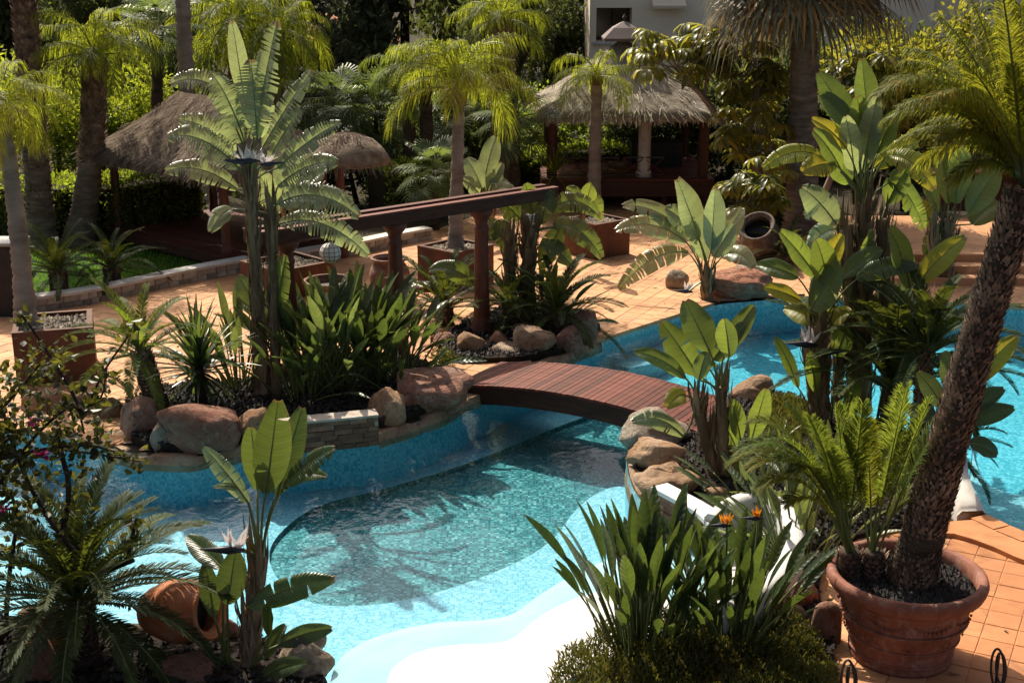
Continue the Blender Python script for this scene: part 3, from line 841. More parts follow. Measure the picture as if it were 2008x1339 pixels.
# ---------------- stacked stone walls
def wall_pieces(root, path, h, rows, L, th, mat, capmat, z0=0.0, cap=.05):
    me = None
    pts = along(path, .01)
    length = len(pts) * .01
    rh = h / rows
    for r in range(rows):
        s = rnd.uniform(0, L * .5)
        while s < length - L * .3:
            l = L * rnd.uniform(.6, 1.35); l = min(l, length - s)
            p, a = pts[min(len(pts) - 1, int((s + l / 2) / .01))]
            m = MB(); m.box((0, 0, 0), (l - .008, th + rnd.uniform(-.02, .03), rh - .006), taper=rnd.uniform(.94, .99))
            m.build('stone', mat, root, p - root.location + V((0, 0, z0 + rh * (r + .5))), (rnd.uniform(-.02, .02), rnd.uniform(-.015, .015), a + rnd.uniform(-.03, .03)))
            s += l
    core = MB()
    k = max(2, int(length / .15)); ps = [pts[min(len(pts) - 1, int(i * (len(pts) - 1) / k))] for i in range(k + 1)]
    def strip(w, za, zb, nm, mt):
        m = MB(); vs = []
        for p, a in ps:
            nn = V((-math.sin(a), math.cos(a), 0)) * w / 2; q = p - root.location
            for sgn, z in ((-1, za), (1, za), (1, zb), (-1, zb)): vs.append(q + nn * sgn + V((0, 0, z)))
        fs = []
        for i in range(k):
            for j in range(4): fs.append((i * 4 + j, i * 4 + (j + 1) % 4, i * 4 + 4 + (j + 1) % 4, i * 4 + 4 + j))
        fs += [(3, 2, 1, 0), (k * 4, k * 4 + 1, k * 4 + 2, k * 4 + 3)]
        m.add(vs, fs); return m.build(nm, mt, root)
    strip(th - .05, z0, z0 + h - .004, 'mortar_core', M['mortar'])
    if cap: strip(th + .05, z0 + h, z0 + h + cap, 'coping', capmat)
p = gpoly([(545, 874), (600, 866), (665, 860), (740, 852)], 0, 2, False)
w = empty('stacked_stone_wall', 'low stacked red stone wall with white coping holding the left planting bed', 'wall', p[0])
wall_pieces(w, [q + V((0, .02, 0)) for q in p], .40, 6, .26, .2, M['stackstone'], M['mortar'], -.12, .03)
p = gpoly([(1290, 1000), (1330, 1022), (1380, 1050), (1412, 1084)], 0, 2, False)
w = empty('stacked_stone_wall', 'short curved stacked stone wall with white coping by the white pool niche', 'wall', p[0])
wall_pieces(w, p, .36, 6, .2, .18, M['stackstone'], M['white'], -.1)
p = gpoly([(60, 608), (130, 600), (200, 588), (300, 566), (400, 545), (490, 528)], 0, 2, False)
w = empty('garden_wall', 'low pale rubble wall edging the lawn', 'wall', p[0])
wall_pieces(w, p, .24, 2, .24, .26, M['drystone'], M['coping'], -.03)
p = gpoly([(560, 520), (640, 506), (700, 496), (770, 480), (840, 468)], 0, 2, False)
w = empty('garden_wall', 'low rubble wall behind the clay jar and pergola', 'wall', p[0])
wall_pieces(w, p, .24, 2, .24, .26, M['drystone'], M['coping'], -.03)

# ---------------- white curved niche wall at the end of the beach
pts = smooth_poly([G(x, y, 0) for x, y in [(1395, 1078), (1420, 1058), (1452, 1046), (1495, 1044), (1532, 1066), (1556, 1106), (1552, 1160), (1525, 1208), (1480, 1240), (1400, 1270)]], 3, False)
m = MB(); vs = []
k = len(pts)
for i, p in enumerate(pts):
    t = (pts[min(i + 1, k - 1)] - pts[max(0, i - 1)]).normalized(); nn = V((-t.y, t.x, 0))
    hh = .40 + .08 * math.sin(i / k * 3)
    for s, z in ((.10, -.5), (.10, hh - .05), (.06, hh), (-.06, hh), (-.10, hh - .05), (-.13, -.5)):
        vs.append(p + nn * s + V((0, 0, z)))
fs = []
for i in range(k - 1):
    for j in range(6):
        j2 = (j + 1) % 6; fs.append((i * 6 + j, i * 6 + j2, i * 6 + 6 + j2, i * 6 + 6 + j))
fs += [tuple(range(6)), tuple(reversed(range((k - 1) * 6, k * 6)))]
m.add(vs, fs)
tag(m.build('niche_wall', M['white'], smooth=True), 'smooth white curved wall behind the orange crane flowers', 'wall')
m = MB(); m.prism([(q.x, q.y) for q in offs(pts, 0)], -.3, -.02)
struct(m.build('niche_floor', M['white']))
# whitewashed flaring end of the island wall by the right basin
c0 = G(1880, 1008, 0)
m = MB(); vs = []; prof = [(0, .0), (.12, .05), (.25, .02), (.45, -.06), (.7, -.08), (.9, -.02)]
nseg = 10
path = [G(1905, 1018, 0), G(1886, 1000, 0), G(1872, 975, 0), G(1868, 940, 0), G(1866, 905, 0), G(1862, 885, 0)]
path = smooth_poly(path, 2, False); k = len(path)
for i, p in enumerate(path):
    t = (path[min(i + 1, k - 1)] - path[max(0, i - 1)]).normalized(); nn = V((-t.y, t.x, 0))
    f = i / (k - 1); hh = .10 + .30 * min(1, f * 1.6) ** .8; wd = .17 - .03 * f
    for s, z in ((wd + .05, -.8), (wd, hh * .5), (wd * .7, hh), (-wd * .7, hh), (-wd, hh * .5), (-wd - .05, -.3)):
        vs.append(p + nn * s + V((0, 0, z)) - c0)
fs = []
for i in range(k - 1):
    for j in range(6):
        j2 = (j + 1) % 6; fs.append((i * 6 + j, i * 6 + j2, i * 6 + 6 + j2, i * 6 + 6 + j))
fs += [tuple(range(6)), tuple(reversed(range((k - 1) * 6, k * 6)))]
m.add(vs, fs)
tag(m.build('pool_end_wall', M['coping'], None, c0, smooth=True), 'whitewashed pool wall end flaring to the paving behind the large pot', 'wall')

# ---------------- terracotta steps at the far right
stp = empty('garden_steps', 'sunlit terracotta steps beyond the right basin', 'steps', G(1950, 560, 0))
b0 = G(1950, 556, 0)
for i in range(3):
    d = MB(); y0 = .38 * i
    d.box((.4, y0 + 2.0, .07 + .14 * i), (4.6, 4.0 - i * .02, .14)); d.build('tread', M['tile'], stp, (0, 0, .002 * i))
# ================================================================== PLANT BUILDERS
UP = V((0, 0, 1))
rp = random.Random(11)
def lerp_path(pts, t):
    x = t * (len(pts) - 1); i = min(len(pts) - 2, int(x)); return pts[i].lerp(pts[i + 1], x - i)
def tangent(pts, t):
    e = .02; a = lerp_path(pts, max(0, t - e)); b = lerp_path(pts, min(1, t + e)); return (b - a).normalized()
def arch(L, a0, droop, n=12, pw=1.25):
    p = V((0, 0, 0)); out = [p.copy()]
    for i in range(n):
        th = a0 - droop * ((i + .5) / n) ** pw
        p = p + V((math.cos(th), 0, math.sin(th))) * (L / n); out.append(p.copy())
    return out
def feather(pts, nleaf, lmax, ldroop, w, vee=.15, t0=.14, rach=.012, fwd=(25, 62), rg=rp, mbuf=None):
    d = mbuf or MB(); L = sum((pts[i + 1] - pts[i]).length for i in range(len(pts) - 1))
    d.tube(pts, [rach * (1 - .8 * i / (len(pts) - 1)) for i in range(len(pts))], 4, 1, False)
    for i in range(nleaf):
        t = t0 + (1 - t0) * (i + rg.random() * .5) / nleaf
        b = lerp_path(pts, min(t, 1)); T = tangent(pts, t)
        S = T.cross(UP)
        if S.length < .05: S = V((0, 1, 0))
        S.normalize(); Nn = S.cross(T).normalized()
        pr = math.sin(PI * (.10 + .82 * (t - t0) / (1 - t0))) ** .55
        for sg in (-1, 1):
            fa = R(fwd[0] + (fwd[1] - fwd[0]) * t + rg.uniform(-8, 8)); l = lmax * pr * rg.uniform(.82, 1.1)
            dr = (S * sg * math.cos(fa) + T * math.sin(fa) + Nn * (vee + rg.uniform(-.5, .5) * ldroop * .5 + rg.uniform(-.06, .06))).normalized()
            W = dr.cross(Nn).normalized() * w * (1 + rg.uniform(-.2, .3))
            dn = V((0, 0, -1)) * ldroop * l * rg.uniform(.7, 1.2)
            m1 = b + dr * l * .5 + dn * .12; tip = b + dr * l * (1 - .25 * min(1, ldroop)) + dn * .55
            d.add([b - W * .4, b + W * .4, m1 + W, m1 - W, tip], [(0, 1, 2, 3), (3, 2, 4)], 0)
    return d
FR = {}
STY = {   # lmax, leaflets, droop of leaflet, width, vee, curvature deg, elevations, leaf material, stalk
    'queen': (.36, 66, 1.25, .0046, .16, 98, (82, 62, 42, 20, -5), 'feather', .014),
    'queen_g': (.36, 66, 1.25, .0046, .16, 98, (82, 62, 42, 20, -5), 'feather_g', .014),
    'date': (.22, 46, .35, .010, .22, 62, (80, 58, 36, 14, -12), 'feather_g', .014),
    'cycad': (.125, 84, .12, .0062, .26, 62, (78, 58, 38, 18, -4), 'cycad', .011),
    'cycad_l': (.14, 80, .12, .0065, .26, 62, (78, 58, 38, 18, -4), 'feather_g', .011),
}
def frond_mesh(style, k, variant):
    key = (style, k, variant)
    if key not in FR:
        lmax, nl, ld, w, vee, cur, els, mt, ra = STY[style]
        rg = random.Random(hash(style) % 1000 * 0 + k * 17 + variant * 101 + len(style))
        pts = arch(1.0, R(els[k]), R(cur * rg.uniform(.8, 1.2)))
        bw = rg.uniform(-.09, .09); pts = [V((p.x, bw * (i / 12) ** 2, p.z)) for i, p in enumerate(pts)]
        FR[key] = feather(pts, nl, lmax, ld, w, vee, .12, ra, rg=rg).mesh('frond', [M[mt], M['petiole']])
    return FR[key]
def fan_mesh(variant, mt='fan', el=0.0, droop=.5):
    key = ('fan', variant, mt, round(el, 2))
    if key in FR: return FR[key]
    rg = random.Random(variant * 31 + 5); d = MB()
    pts = arch(.55, el, R(35), 6); d.tube(pts, .012, 4, 1, False)
    c = pts[-1]; T = tangent(pts, 1); S = T.cross(UP).normalized() if T.cross(UP).length > .05 else V((0, 1, 0)); Nn = S.cross(T).normalized()
    n = 38
    for i in range(n):
        a = R(-125 + 250 * i / (n - 1)); l = .52 * (1 - .25 * abs(a) / 2.2) * rg.uniform(.88, 1.08)
        dr = T * math.cos(a) + S * math.sin(a); W = (T * -math.sin(a) + S * math.cos(a))
        nz = Nn * (.06 if i % 2 else -.02)
        p1 = c + dr * l * .5 + nz * .4; p2 = c + dr * l * .78 + nz * .3 + V((0, 0, -1)) * droop * l * .10; p3 = c + dr * l * .98 + V((0, 0, -1)) * droop * l * .42
        w = .5 * l * math.tan(R(250 / n / 2)) * .9
        d.add([c - W * .004, c + W * .004, p1 + W * w, p1 - W * w, p2 + W * w * .8, p2 - W * w * .8, p3], [(0, 1, 2, 3), (3, 2, 4, 5), (5, 4, 6)], 0)
    FR[key] = d.mesh('fan_leaf', [M[mt], M['petiole']]); return FR[key]

def trunk_mb(pts, r0, r1, n=12, ring=.10, amp=.06, flare=.35, mi=0):
    """palm stem with swollen rings"""
    d = MB(); L = sum((pts[i + 1] - pts[i]).length for i in range(len(pts) - 1)); k = max(8, int(L / ring) * 2)
    q = [lerp_path(pts, i / k) for i in range(k + 1)]
    rr = []
    for i in range(k + 1):
        t = i / k; r = r0 + (r1 - r0) * t + r0 * flare * math.exp(-t * 9)
        rr.append(r * (1 + (amp if i % 2 else -amp)))
    b = len(d.v); d.tube(q, rr, n, mi)
    off = V((rp.random() * 30, 0, 0))
    d.v = [tuple(V(v) + V((noise.noise(V(v) * 6 + off), noise.noise(V(v) * 6 + off + V((9, 0, 0))), 0)) * r0 * .16) for v in d.v]
    return d
def boots(parent, pts, r, rows, per, size, mat='scale', up=.8, name='leaf_bases'):
    """cut leaf bases spiralling round a stem"""
    d = MB()
    for i in range(rows):
        t = (i + .5) / rows; c = lerp_path(pts, t); T = tangent(pts, t)
        A = T.cross(V((0, 1, 0))).normalized(); B = T.cross(A).normalized()
        for j in range(per):
            a = 2 * PI * (j + (i % 2) * .5) / per + rp.uniform(-.1, .1); o = A * math.cos(a) + B * math.sin(a); s_ = T.cross(o).normalized()
            rad = r(t) if callable(r) else r; s = size * rp.uniform(.75, 1.25)
            p = c + o * rad * .93; tip = p + T * s * up + o * s * rp.uniform(.45, .8)
            d.add([p - s_ * s * .5 - T * s * .4, p + s_ * s * .5 - T * s * .4, p + s_ * s * .32 + T * s * .35 + o * s * .35, p - s_ * s * .32 + T * s * .35 + o * s * .35, tip],
                  [(0, 1, 2, 3), (3, 2, 4), (0, 3, 4), (1, 4, 2)], 0)
    o = d.build(name, M[mat], parent); o['kind'] = 'stuff'; return o

def palm(label, base, top, r0, r1, style, nf, L, bark='bark_rings', group=None, elev=None, bend=0.0, name='palm_tree', boot=0, az0=None, cat='palm', shaft=None, ring=.1):
    base = V(base); top = V(top)
    root = empty(name, label, cat, base, 0, group)
    mid = (top - base) * .5 + V((bend, 0, 0)); pts = bez(V((0, 0, -.05)), mid, top - base, 14)
    trunk_mb(pts, r0, r1, ring=ring).build('trunk', M[bark], root, smooth=True)
    if boot:
        q = [lerp_path(pts, .45 + .55 * i / 8) for i in range(9)] if boot < 0 else pts
        Lb = sum((q[i + 1] - q[i]).length for i in range(len(q) - 1)); s = abs(boot)
        boots(root, q, (r0 + r1) / 2, max(4, int(Lb / s)), max(8, int(2 * PI * r0 / s)), s * 1.25)
    tp = top - base
    if shaft:
        m = MB(); m.tube([tp - V((0, 0, .1)), tp + V((0, 0, shaft * .5)), tp + V((0, 0, shaft))], [r1 * 1.25, r1 * 1.3, r1 * .5], 8); m.build('crown_shaft', M['fibre'], root, smooth=True)
        tp = tp + V((0, 0, shaft * .6))
    ga = 2.39996; a = az0 if az0 is not None else rp.uniform(0, 6)
    els = elev or (0, 0, 1, 1, 1, 2, 2, 2, 3, 3, 4)
    for i in range(nf):
        k = els[int(i * len(els) / nf)]
        me = frond_mesh(style, k, i % 2)
        inst('frond', me, root, tp + V((rp.uniform(-.03, .03), rp.uniform(-.03, .03), -.02 * k)), (0, 0, a + i * ga), L * rp.uniform(.82, 1.12))
    return root
def fan_palm(label, base, top, r0, n, L, mt='fan', bark='bark_dark', group=None, els=(75, 50, 25, 5, -20), droop=.5, name='fan_palm'):
    base = V(base); top = V(top); root = empty(name, label, 'palm', base, 0, group)
    pts = bez(V((0, 0, -.05)), (top - base) * .5, top - base, 10)
    trunk_mb(pts, r0, r0 * .8).build('trunk', M[bark], root, smooth=True)
    for i in range(n):
        e = els[int(i * len(els) / n)]
        inst('fan_leaf', fan_mesh(i % 2 + (3 if droop > .7 else 0), mt, R(e), droop), root, top - base, (0, rp.uniform(-.15, .15), i * 2.39996 + rp.uniform(-.2, .2)), L * rp.uniform(.85, 1.15))
    return root

# ---- big paddle leaves (bird of paradise, banana like)
def paddle(base, b, t, width, sag=.12, splits=0, face=None, rg=rp, pr=.022, fold=.22, nseg=16):
    """stalk from base to b, blade from b to t; all in the plant's own space"""
    d = MB(); L = (t - b).length
    if splits > 2: nseg = 26; splits = int(splits * 1.8)
    st = (b - base); ctrl = base + V((st.x * .25, st.y * .25, st.z * .62))
    d.tube(bez(base, ctrl, b, 7), [pr * 1.5, pr * 1.25, pr, pr * .9, pr * .85, pr * .8, pr * .75, pr * .7], 5, 1)
    mid = bez(b, (b + t) * .5 + UP * sag * L, t, nseg)
    hint = face or V((rg.uniform(-.35, .35), -.75, .65))
    cuts = set()
    if splits:
        cuts = {-1: sorted(rg.sample(range(2, nseg - 1), min(splits, nseg - 4))), 1: sorted(rg.sample(range(2, nseg - 1), min(splits, nseg - 4)))}
    else: cuts = {-1: [], 1: []}
    d.tube(mid, [pr * .7 * (1 - .85 * i / nseg) for i in range(nseg + 1)], 4, 1, False)
    wav = rg.uniform(0, 6)
    def prof(u): return (max(0, math.sin(PI * min(1, u * .94 + .03))) ** .62) * (1.0 - .18 * u)
    for sg in (-1, 1):
        bounds = [0] + cuts[sg] + [nseg]
        for gi in range(len(bounds) - 1):
            i0, i1 = bounds[gi], bounds[gi + 1]
            dz = rg.uniform(-.25, .05) if splits else 0.0; tw = rg.uniform(-.15, .15) if splits else 0
            vs = []; fs = []; uvs = []
            for i in range(i0, i1 + 1):
                u = i / nseg; p = mid[i]; T = (mid[min(i + 1, nseg)] - mid[max(i - 1, 0)]).normalized()
                Nn = hint - T * hint.dot(T)
                Nn.normalize(); S = T.cross(Nn).normalized() * sg
                w = width * .5 * prof(u)
                k = 0.0
                if splits:
                    if i == i0 and i0 > 0: k = .36
                    if i == i1 and i1 < nseg: k = -.36
                rip = .05 * width * math.sin(u * 15 + wav + sg)
                out1 = p + S * w * .55 + Nn * (w * fold) + T * (L / nseg * (.15 + k * .5))
                out2 = p + S * w * 1.0 + Nn * (w * fold * .9 + w * dz + rip * .5) + T * (L / nseg * (.35 + k + tw)) - UP * w * .10
                vs += [p, out1, out2]; uvs += [(u, 0), (u, sg * .55), (u, sg)]
            m_ = i1 - i0
            for i in range(m_):
                for j in range(2):
                    q = (i * 3 + j, i * 3 + j + 1, i * 3 + 4 + j, i * 3 + 3 + j)
                    fs.append(q if sg > 0 else tuple(reversed(q)))
            d.add(vs, fs, 0, uvs)
    return d
def crane_flower(parent, p, ang, s, white=True):
    f = MB(); a = V((math.cos(ang), -.2, .12)).normalized()
    f.tube([p - a * s * .25, p + a * s * .2, p + a * s * 1.0], [s * .05, s * .13, s * .01], 6)
    o = f.build('flower_spathe', M['spathe'], parent, smooth=True)
    if white is None: return
    g = MB()
    for i in range(9):
        dr = (UP * rp.uniform(.5, 1.1) - a * rp.uniform(-.5, .7) + V((rp.uniform(-.3, .3), rp.uniform(-.4, .3), 0))).normalized()
        l = s * rp.uniform(.45, .8); w = dr.cross(V((0, 1, 0))).normalized() * s * .06; q = p + a * s * rp.uniform(-.1, .2)
        g.add([q - w * .4, q + w * .4, q + dr * l * .55 + w, q + dr * l * .55 - w, q + dr * l], [(0, 1, 2, 3), (3, 2, 4)])
    g.build('petals', M['whitepetal' if white else 'orange'], o)
def strelitzia(label, basepx, stems, leaves, group=None, mat='strel', z=0.05, flowers=(), name='giant_bird_of_paradise', stem_r=.11, yoff=0.0, seed=1):
    """basepx: foot; stems: [(foot_dx_px, top_px, top_py, radius)]; leaves: blade start, blade end, blade width in survey pixels with options"""
    rg = random.Random(seed)
    foot = G(basepx[0], basepx[1], z) + V((0, yoff, 0)); Y0 = foot.y; s0 = ppm(Y0, 1.5)
    root = empty(name, label, 'plant', foot, 0, group)
    tops = []
    for (dx, tx, ty, r) in stems:
        a = V((dx / s0, 0, -.05)); b = P(tx, ty, Y0) - foot
        pts = bez(a, a.lerp(b, .5) + V((0, 0, 0)), b, 8)
        st = MB(); k = 10
        k = 22; st.tube([lerp_path(pts, i / k) for i in range(k + 1)], [r * (1.15 - .2 * i / k) * (1 + .05 * (i % 2)) for i in range(k + 1)], 12)
        st.v = [tuple(V(v) + V((noise.noise(V(v) * 9), noise.noise(V(v) * 9 + V((5, 0, 0))), 0)) * r * .35) for v in st.v]
        o = st.build('stem', M['fibre'], root, smooth=True)
        sh = MB()
        for i in range(int(18 + 46 * (b - a).length)):     # old leaf sheaths wrapped round the stem
            t = rg.uniform(.02, 1.0); c = lerp_path(pts, t); a_ = rg.uniform(0, 6.28); oo = V((math.cos(a_), math.sin(a_), 0)); l = rg.uniform(.2, .55) * (1 if t > .45 else .6)
            q = c + oo * r * .98; w = V((-oo.y, oo.x, 0)) * r * rg.uniform(.18, .5); e = q + UP * l + oo * r * rg.uniform(.3, 1.3) * (1 if t > .7 else .5)
            sh.add([q - w, q + w, (q + e) / 2 + w * .8 + oo * r * .25, (q + e) / 2 - w * .8 + oo * r * .25, e], [(0, 1, 2, 3), (3, 2, 4)])
        so = sh.build('old_sheaths', M['fibre'], o); so['kind'] = 'stuff'
        tops.append((b, r))
    for i, lf in enumerate(leaves):
        (bx, by), (tx, ty), w = lf[:3]; opt = lf[3] if len(lf) > 3 else {}
        dyb = opt.get('db', rg.uniform(-.22, .22)); dyt = opt.get('dt', dyb + rg.uniform(-.35, .35))
        b = P(bx, by, Y0 + dyb) - foot; t = P(tx, ty, Y0 + dyt) - foot
        best = min(tops, key=lambda q: (q[0] - b).length + (3 if q[0].z > b.z + .3 else 0))
        if 'ground' in opt: base = V(((opt['ground'] - basepx[0]) / s0, dyb * .5, 0))
        else: base = best[0] + V((rg.uniform(-.5, .5), rg.uniform(-.5, .5), -1.2)) * best[1]
        m_ = opt.get('m', mat); L = (t - b).length
        me = paddle(base, b, t, w / s0 * .98, opt.get('sag', .14), opt.get('sp', 0), opt.get('face'), rg, max(.014, w / s0 * .035)).mesh('leaf', [M[m_], M['petiole']], True)
        inst('leaf', me, root)
    for (fx, fy, ang, s, wh) in flowers:
        q = P(fx, fy, Y0 - .15) - foot
        best = min(tops, key=lambda k: (k[0] - q).length) if tops else (V((0, 0, 0)), .1)
        m = MB(); m.tube(bez(best[0], (best[0] + q) / 2 + V((0, 0, .05)), q, 5), .02, 5); m.build('flower_stalk', M['petiole'], root)
        crane_flower(root, q, ang, s, wh)
    return root

# ---- clumps of small crane-flower leaves
CL = {}
def spear_mesh(k, mt):
    key = (k, mt)
    if key in CL: return CL[key]
    rg = random.Random(k * 7 + 3); lean = R((6, 16, 28, 42, 60, 72)[k % 6])
    d = MB(); pts = arch(1.0, PI / 2 - lean, R(10 + 30 * (k % 6) / 5), 12)
    b = lerp_path(pts, rg.uniform(.50, .58)); t = pts[-1]
    sub = [lerp_path(pts, i / 8 * .55) for i in range(9)]
    d.tube(sub, [.012 * (1 - .3 * i / 8) for i in range(9)], 4, 1)
    nseg = 8; mid = [lerp_path(pts, .54 + .46 * i / nseg) for i in range(nseg + 1)]
    hint = V((-math.cos(lean) * .6 - .3, rg.uniform(-.5, .5), .7)); roll = rg.uniform(-.6, .6)
    vs = []; fs = []; uvs = []
    for i in range(nseg + 1):
        u = i / nseg; T = (mid[min(i + 1, nseg)] - mid[max(i - 1, 0)]).normalized()
        Nn = (hint - T * hint.dot(T)).normalized(); S = T.cross(Nn)
        w = .046 * (math.sin(PI * (u * .93 + .04)) ** .9); uvs += [(u, -1), (u, 0), (u, 1)]
        vs += [mid[i] - S * w + Nn * w * .45, mid[i], mid[i] + S * w + Nn * w * .45]
    for i in range(nseg):
        for j in range(2): fs.append((i * 3 + j, i * 3 + j + 1, i * 3 + 4 + j, i * 3 + 3 + j))
    d.add(vs, fs, 0, uvs)
    CL[key] = d.mesh('leaf', [M[mt], M['petiole']], True); return CL[key]
def clump(label, foot, n, hgt, spread, mt='regina', group=None, lean=(0, 5), name='crane_flower_clump', seed=3, az=None):
    rg = random.Random(seed); foot = V(foot); root = empty(name, label, 'plant', foot, 0, group)
    for i in range(n):
        a = rg.uniform(0, 6.28) if az is None else rg.uniform(*az); r = rg.random() ** .7
        q = V((math.cos(a) * r * spread[0], math.sin(a) * r * spread[1], -.02))
        k = min(5, max(0, int(lean[0] + (lean[1] - lean[0]) * r * rg.uniform(.5, 1.1))))
        a2 = math.atan2(q.y, q.x) + rg.uniform(-.7, .7)
        inst('leaf', spear_mesh(k + 6 * rg.randrange(3), mt), root, q, (0, 0, a2), hgt * rg.uniform(.65, 1.12))
    return root
SW = {}
def sword_mesh(k, mt):
    key = (k, mt)
    if key in SW: return SW[key]
    el = R((82, 62, 42, 20, -5, -35)[k % 6]); d = MB(); pts = arch(1.0, el, R(25), 6); vs = []; fs = []
    for i, p in enumerate(pts):
        u = i / 6; w = .045 * (1 - u) ** .6 * (1 if u > .05 else .7); T = tangent(pts, u); Nn = V((-T.z, 0, T.x))
        vs += [p + V((0, -w, 0)) + Nn * w * .35, p, p + V((0, w, 0)) + Nn * w * .35]
    for i in range(6):
        for j in range(2): fs.append((i * 3 + j, i * 3 + j + 1, i * 3 + 4 + j, i * 3 + 3 + j))
    d.add(vs, fs); SW[key] = d.mesh('leaf', [M[mt]], True); return SW[key]
def rosette(label, foot, stem, n, L, mt='regina', name='yucca', cat='plant', group=None, ks=(0, 0, 1, 1, 2, 2, 3, 3, 4, 5)):
    foot = V(foot); root = empty(name, label, cat, foot, 0, group)
    m = MB(); m.tube([(0, 0, -.05), (0, 0, stem * .5), (0, 0, stem)], [.09, .08, .06], 8); m.build('stem', M['bark_dark'], root, smooth=True)
    for i in range(n):
        k = ks[int(i * len(ks) / n)]
        inst('leaf', sword_mesh(k, mt), root, (0, 0, stem - .02 * k), (0, 0, i * 2.39996 + rp.uniform(-.2, .2)), L * rp.uniform(.8, 1.1))
    return root
# ---- leafy crowns
LC = {}
def leaf_cloud(key, n, leaf, blobs, mt, seed=1, aspect=.55, clus=9, up=.3, fill=.25):
    """many small leaves gathered in clumps on the skin of several lumps; blobs: (x,y,z,rx,ry,rz)"""
    if key in LC: return LC[key]
    rg = random.Random(seed); d = MB(); tot = sum(b[3] * b[4] + b[4] * b[5] + b[3] * b[5] for b in blobs)
    for b in blobs:
        k = int(n * (b[3] * b[4] + b[4] * b[5] + b[3] * b[5]) / tot / clus); off = V((rg.random() * 40, 0, 0))
        for _ in range(k):
            o = V((rg.gauss(0, 1), rg.gauss(0, 1), rg.gauss(0, 1))).normalized()
            rad = (1 - fill * rg.random() ** .8) * (1 + .35 * noise.noise(o * 2.3 + off))
            c = V((b[0] + o.x * b[3] * rad, b[1] + o.y * b[4] * rad, b[2] + o.z * b[5] * rad))
            for _j in range(clus):
                p = c + V((rg.gauss(0, 1), rg.gauss(0, 1), rg.gauss(0, 1))) * leaf * .9
                dr = (o * .8 + V((rg.gauss(0, 1), rg.gauss(0, 1), rg.gauss(0, 1) + up)) * .8).normalized()
                s_ = dr.cross(V((rg.gauss(0, 1), rg.gauss(0, 1), rg.gauss(0, 1))))
                if s_.length < .01: continue
                s_.normalize(); l = leaf * rg.uniform(.6, 1.3); w = l * aspect * .5; nn = s_.cross(dr) * l * .12
                d.add([p, p + dr * l * .5 + s_ * w + nn, p + dr * l, p + dr * l * .5 - s_ * w + nn], [(0, 1, 2), (0, 2, 3)])
    LC[key] = d.mesh('crown', [M[mt]]); return LC[key]
def rblobs(seed, n, R_, rz, sub=.55):
    rg = random.Random(seed); out = []
    for i in range(n):
        a = rg.uniform(0, 6.28); r = R_ * rg.uniform(.15, .7); out.append((math.cos(a) * r, math.sin(a) * r, rz * rg.uniform(-.65, .75), R_ * sub * rg.uniform(.6, 1.1), R_ * sub * rg.uniform(.6, 1.1), rz * sub * rg.uniform(.6, 1.1)))
    return out
def tree(label, base, hgt, rad, kind, group=None, trunk_r=.14, seed=1, name='garden_tree', n=4200, leaf=.16, low=.25, mt=None, variants=3):
    base = V(base); root = empty(name, label, 'tree', base, 0, group)
    v = seed % variants; key = (kind, v, n)
    me = leaf_cloud(key, n, leaf / rad, rblobs(v + 5, 9, 1.0, 1.0), mt or kind, v + 1)
    cz = hgt * (low + 1) / 2; rz = hgt * (1 - low) / 2
    m = MB(); t = MB()
    t.tube([(0, 0, -.1), (rp.uniform(-.15, .15), 0, hgt * .3), (rp.uniform(-.3, .3), rp.uniform(-.2, .2), cz)], [trunk_r * 1.3, trunk_r, trunk_r * .5], 7)
    for i in range(6):
        a = rp.uniform(0, 6.28); s = V((0, 0, hgt * rp.uniform(.3, .5))); e = V((math.cos(a) * rad * .65, math.sin(a) * rad * .65, cz + rz * rp.uniform(-.3, .5)))
        t.tube(bez(s, (s + e) / 2 + V((0, 0, -.2)), e, 4), [trunk_r * .5, trunk_r * .4, trunk_r * .3, trunk_r * .2, trunk_r * .1], 5)
    t.build('trunk', M['bark_dark'], root, smooth=True)
    inst('crown', me, root, (0, 0, cz), (0, 0, seed * 1.3), (rad, rad, rz))
    return root
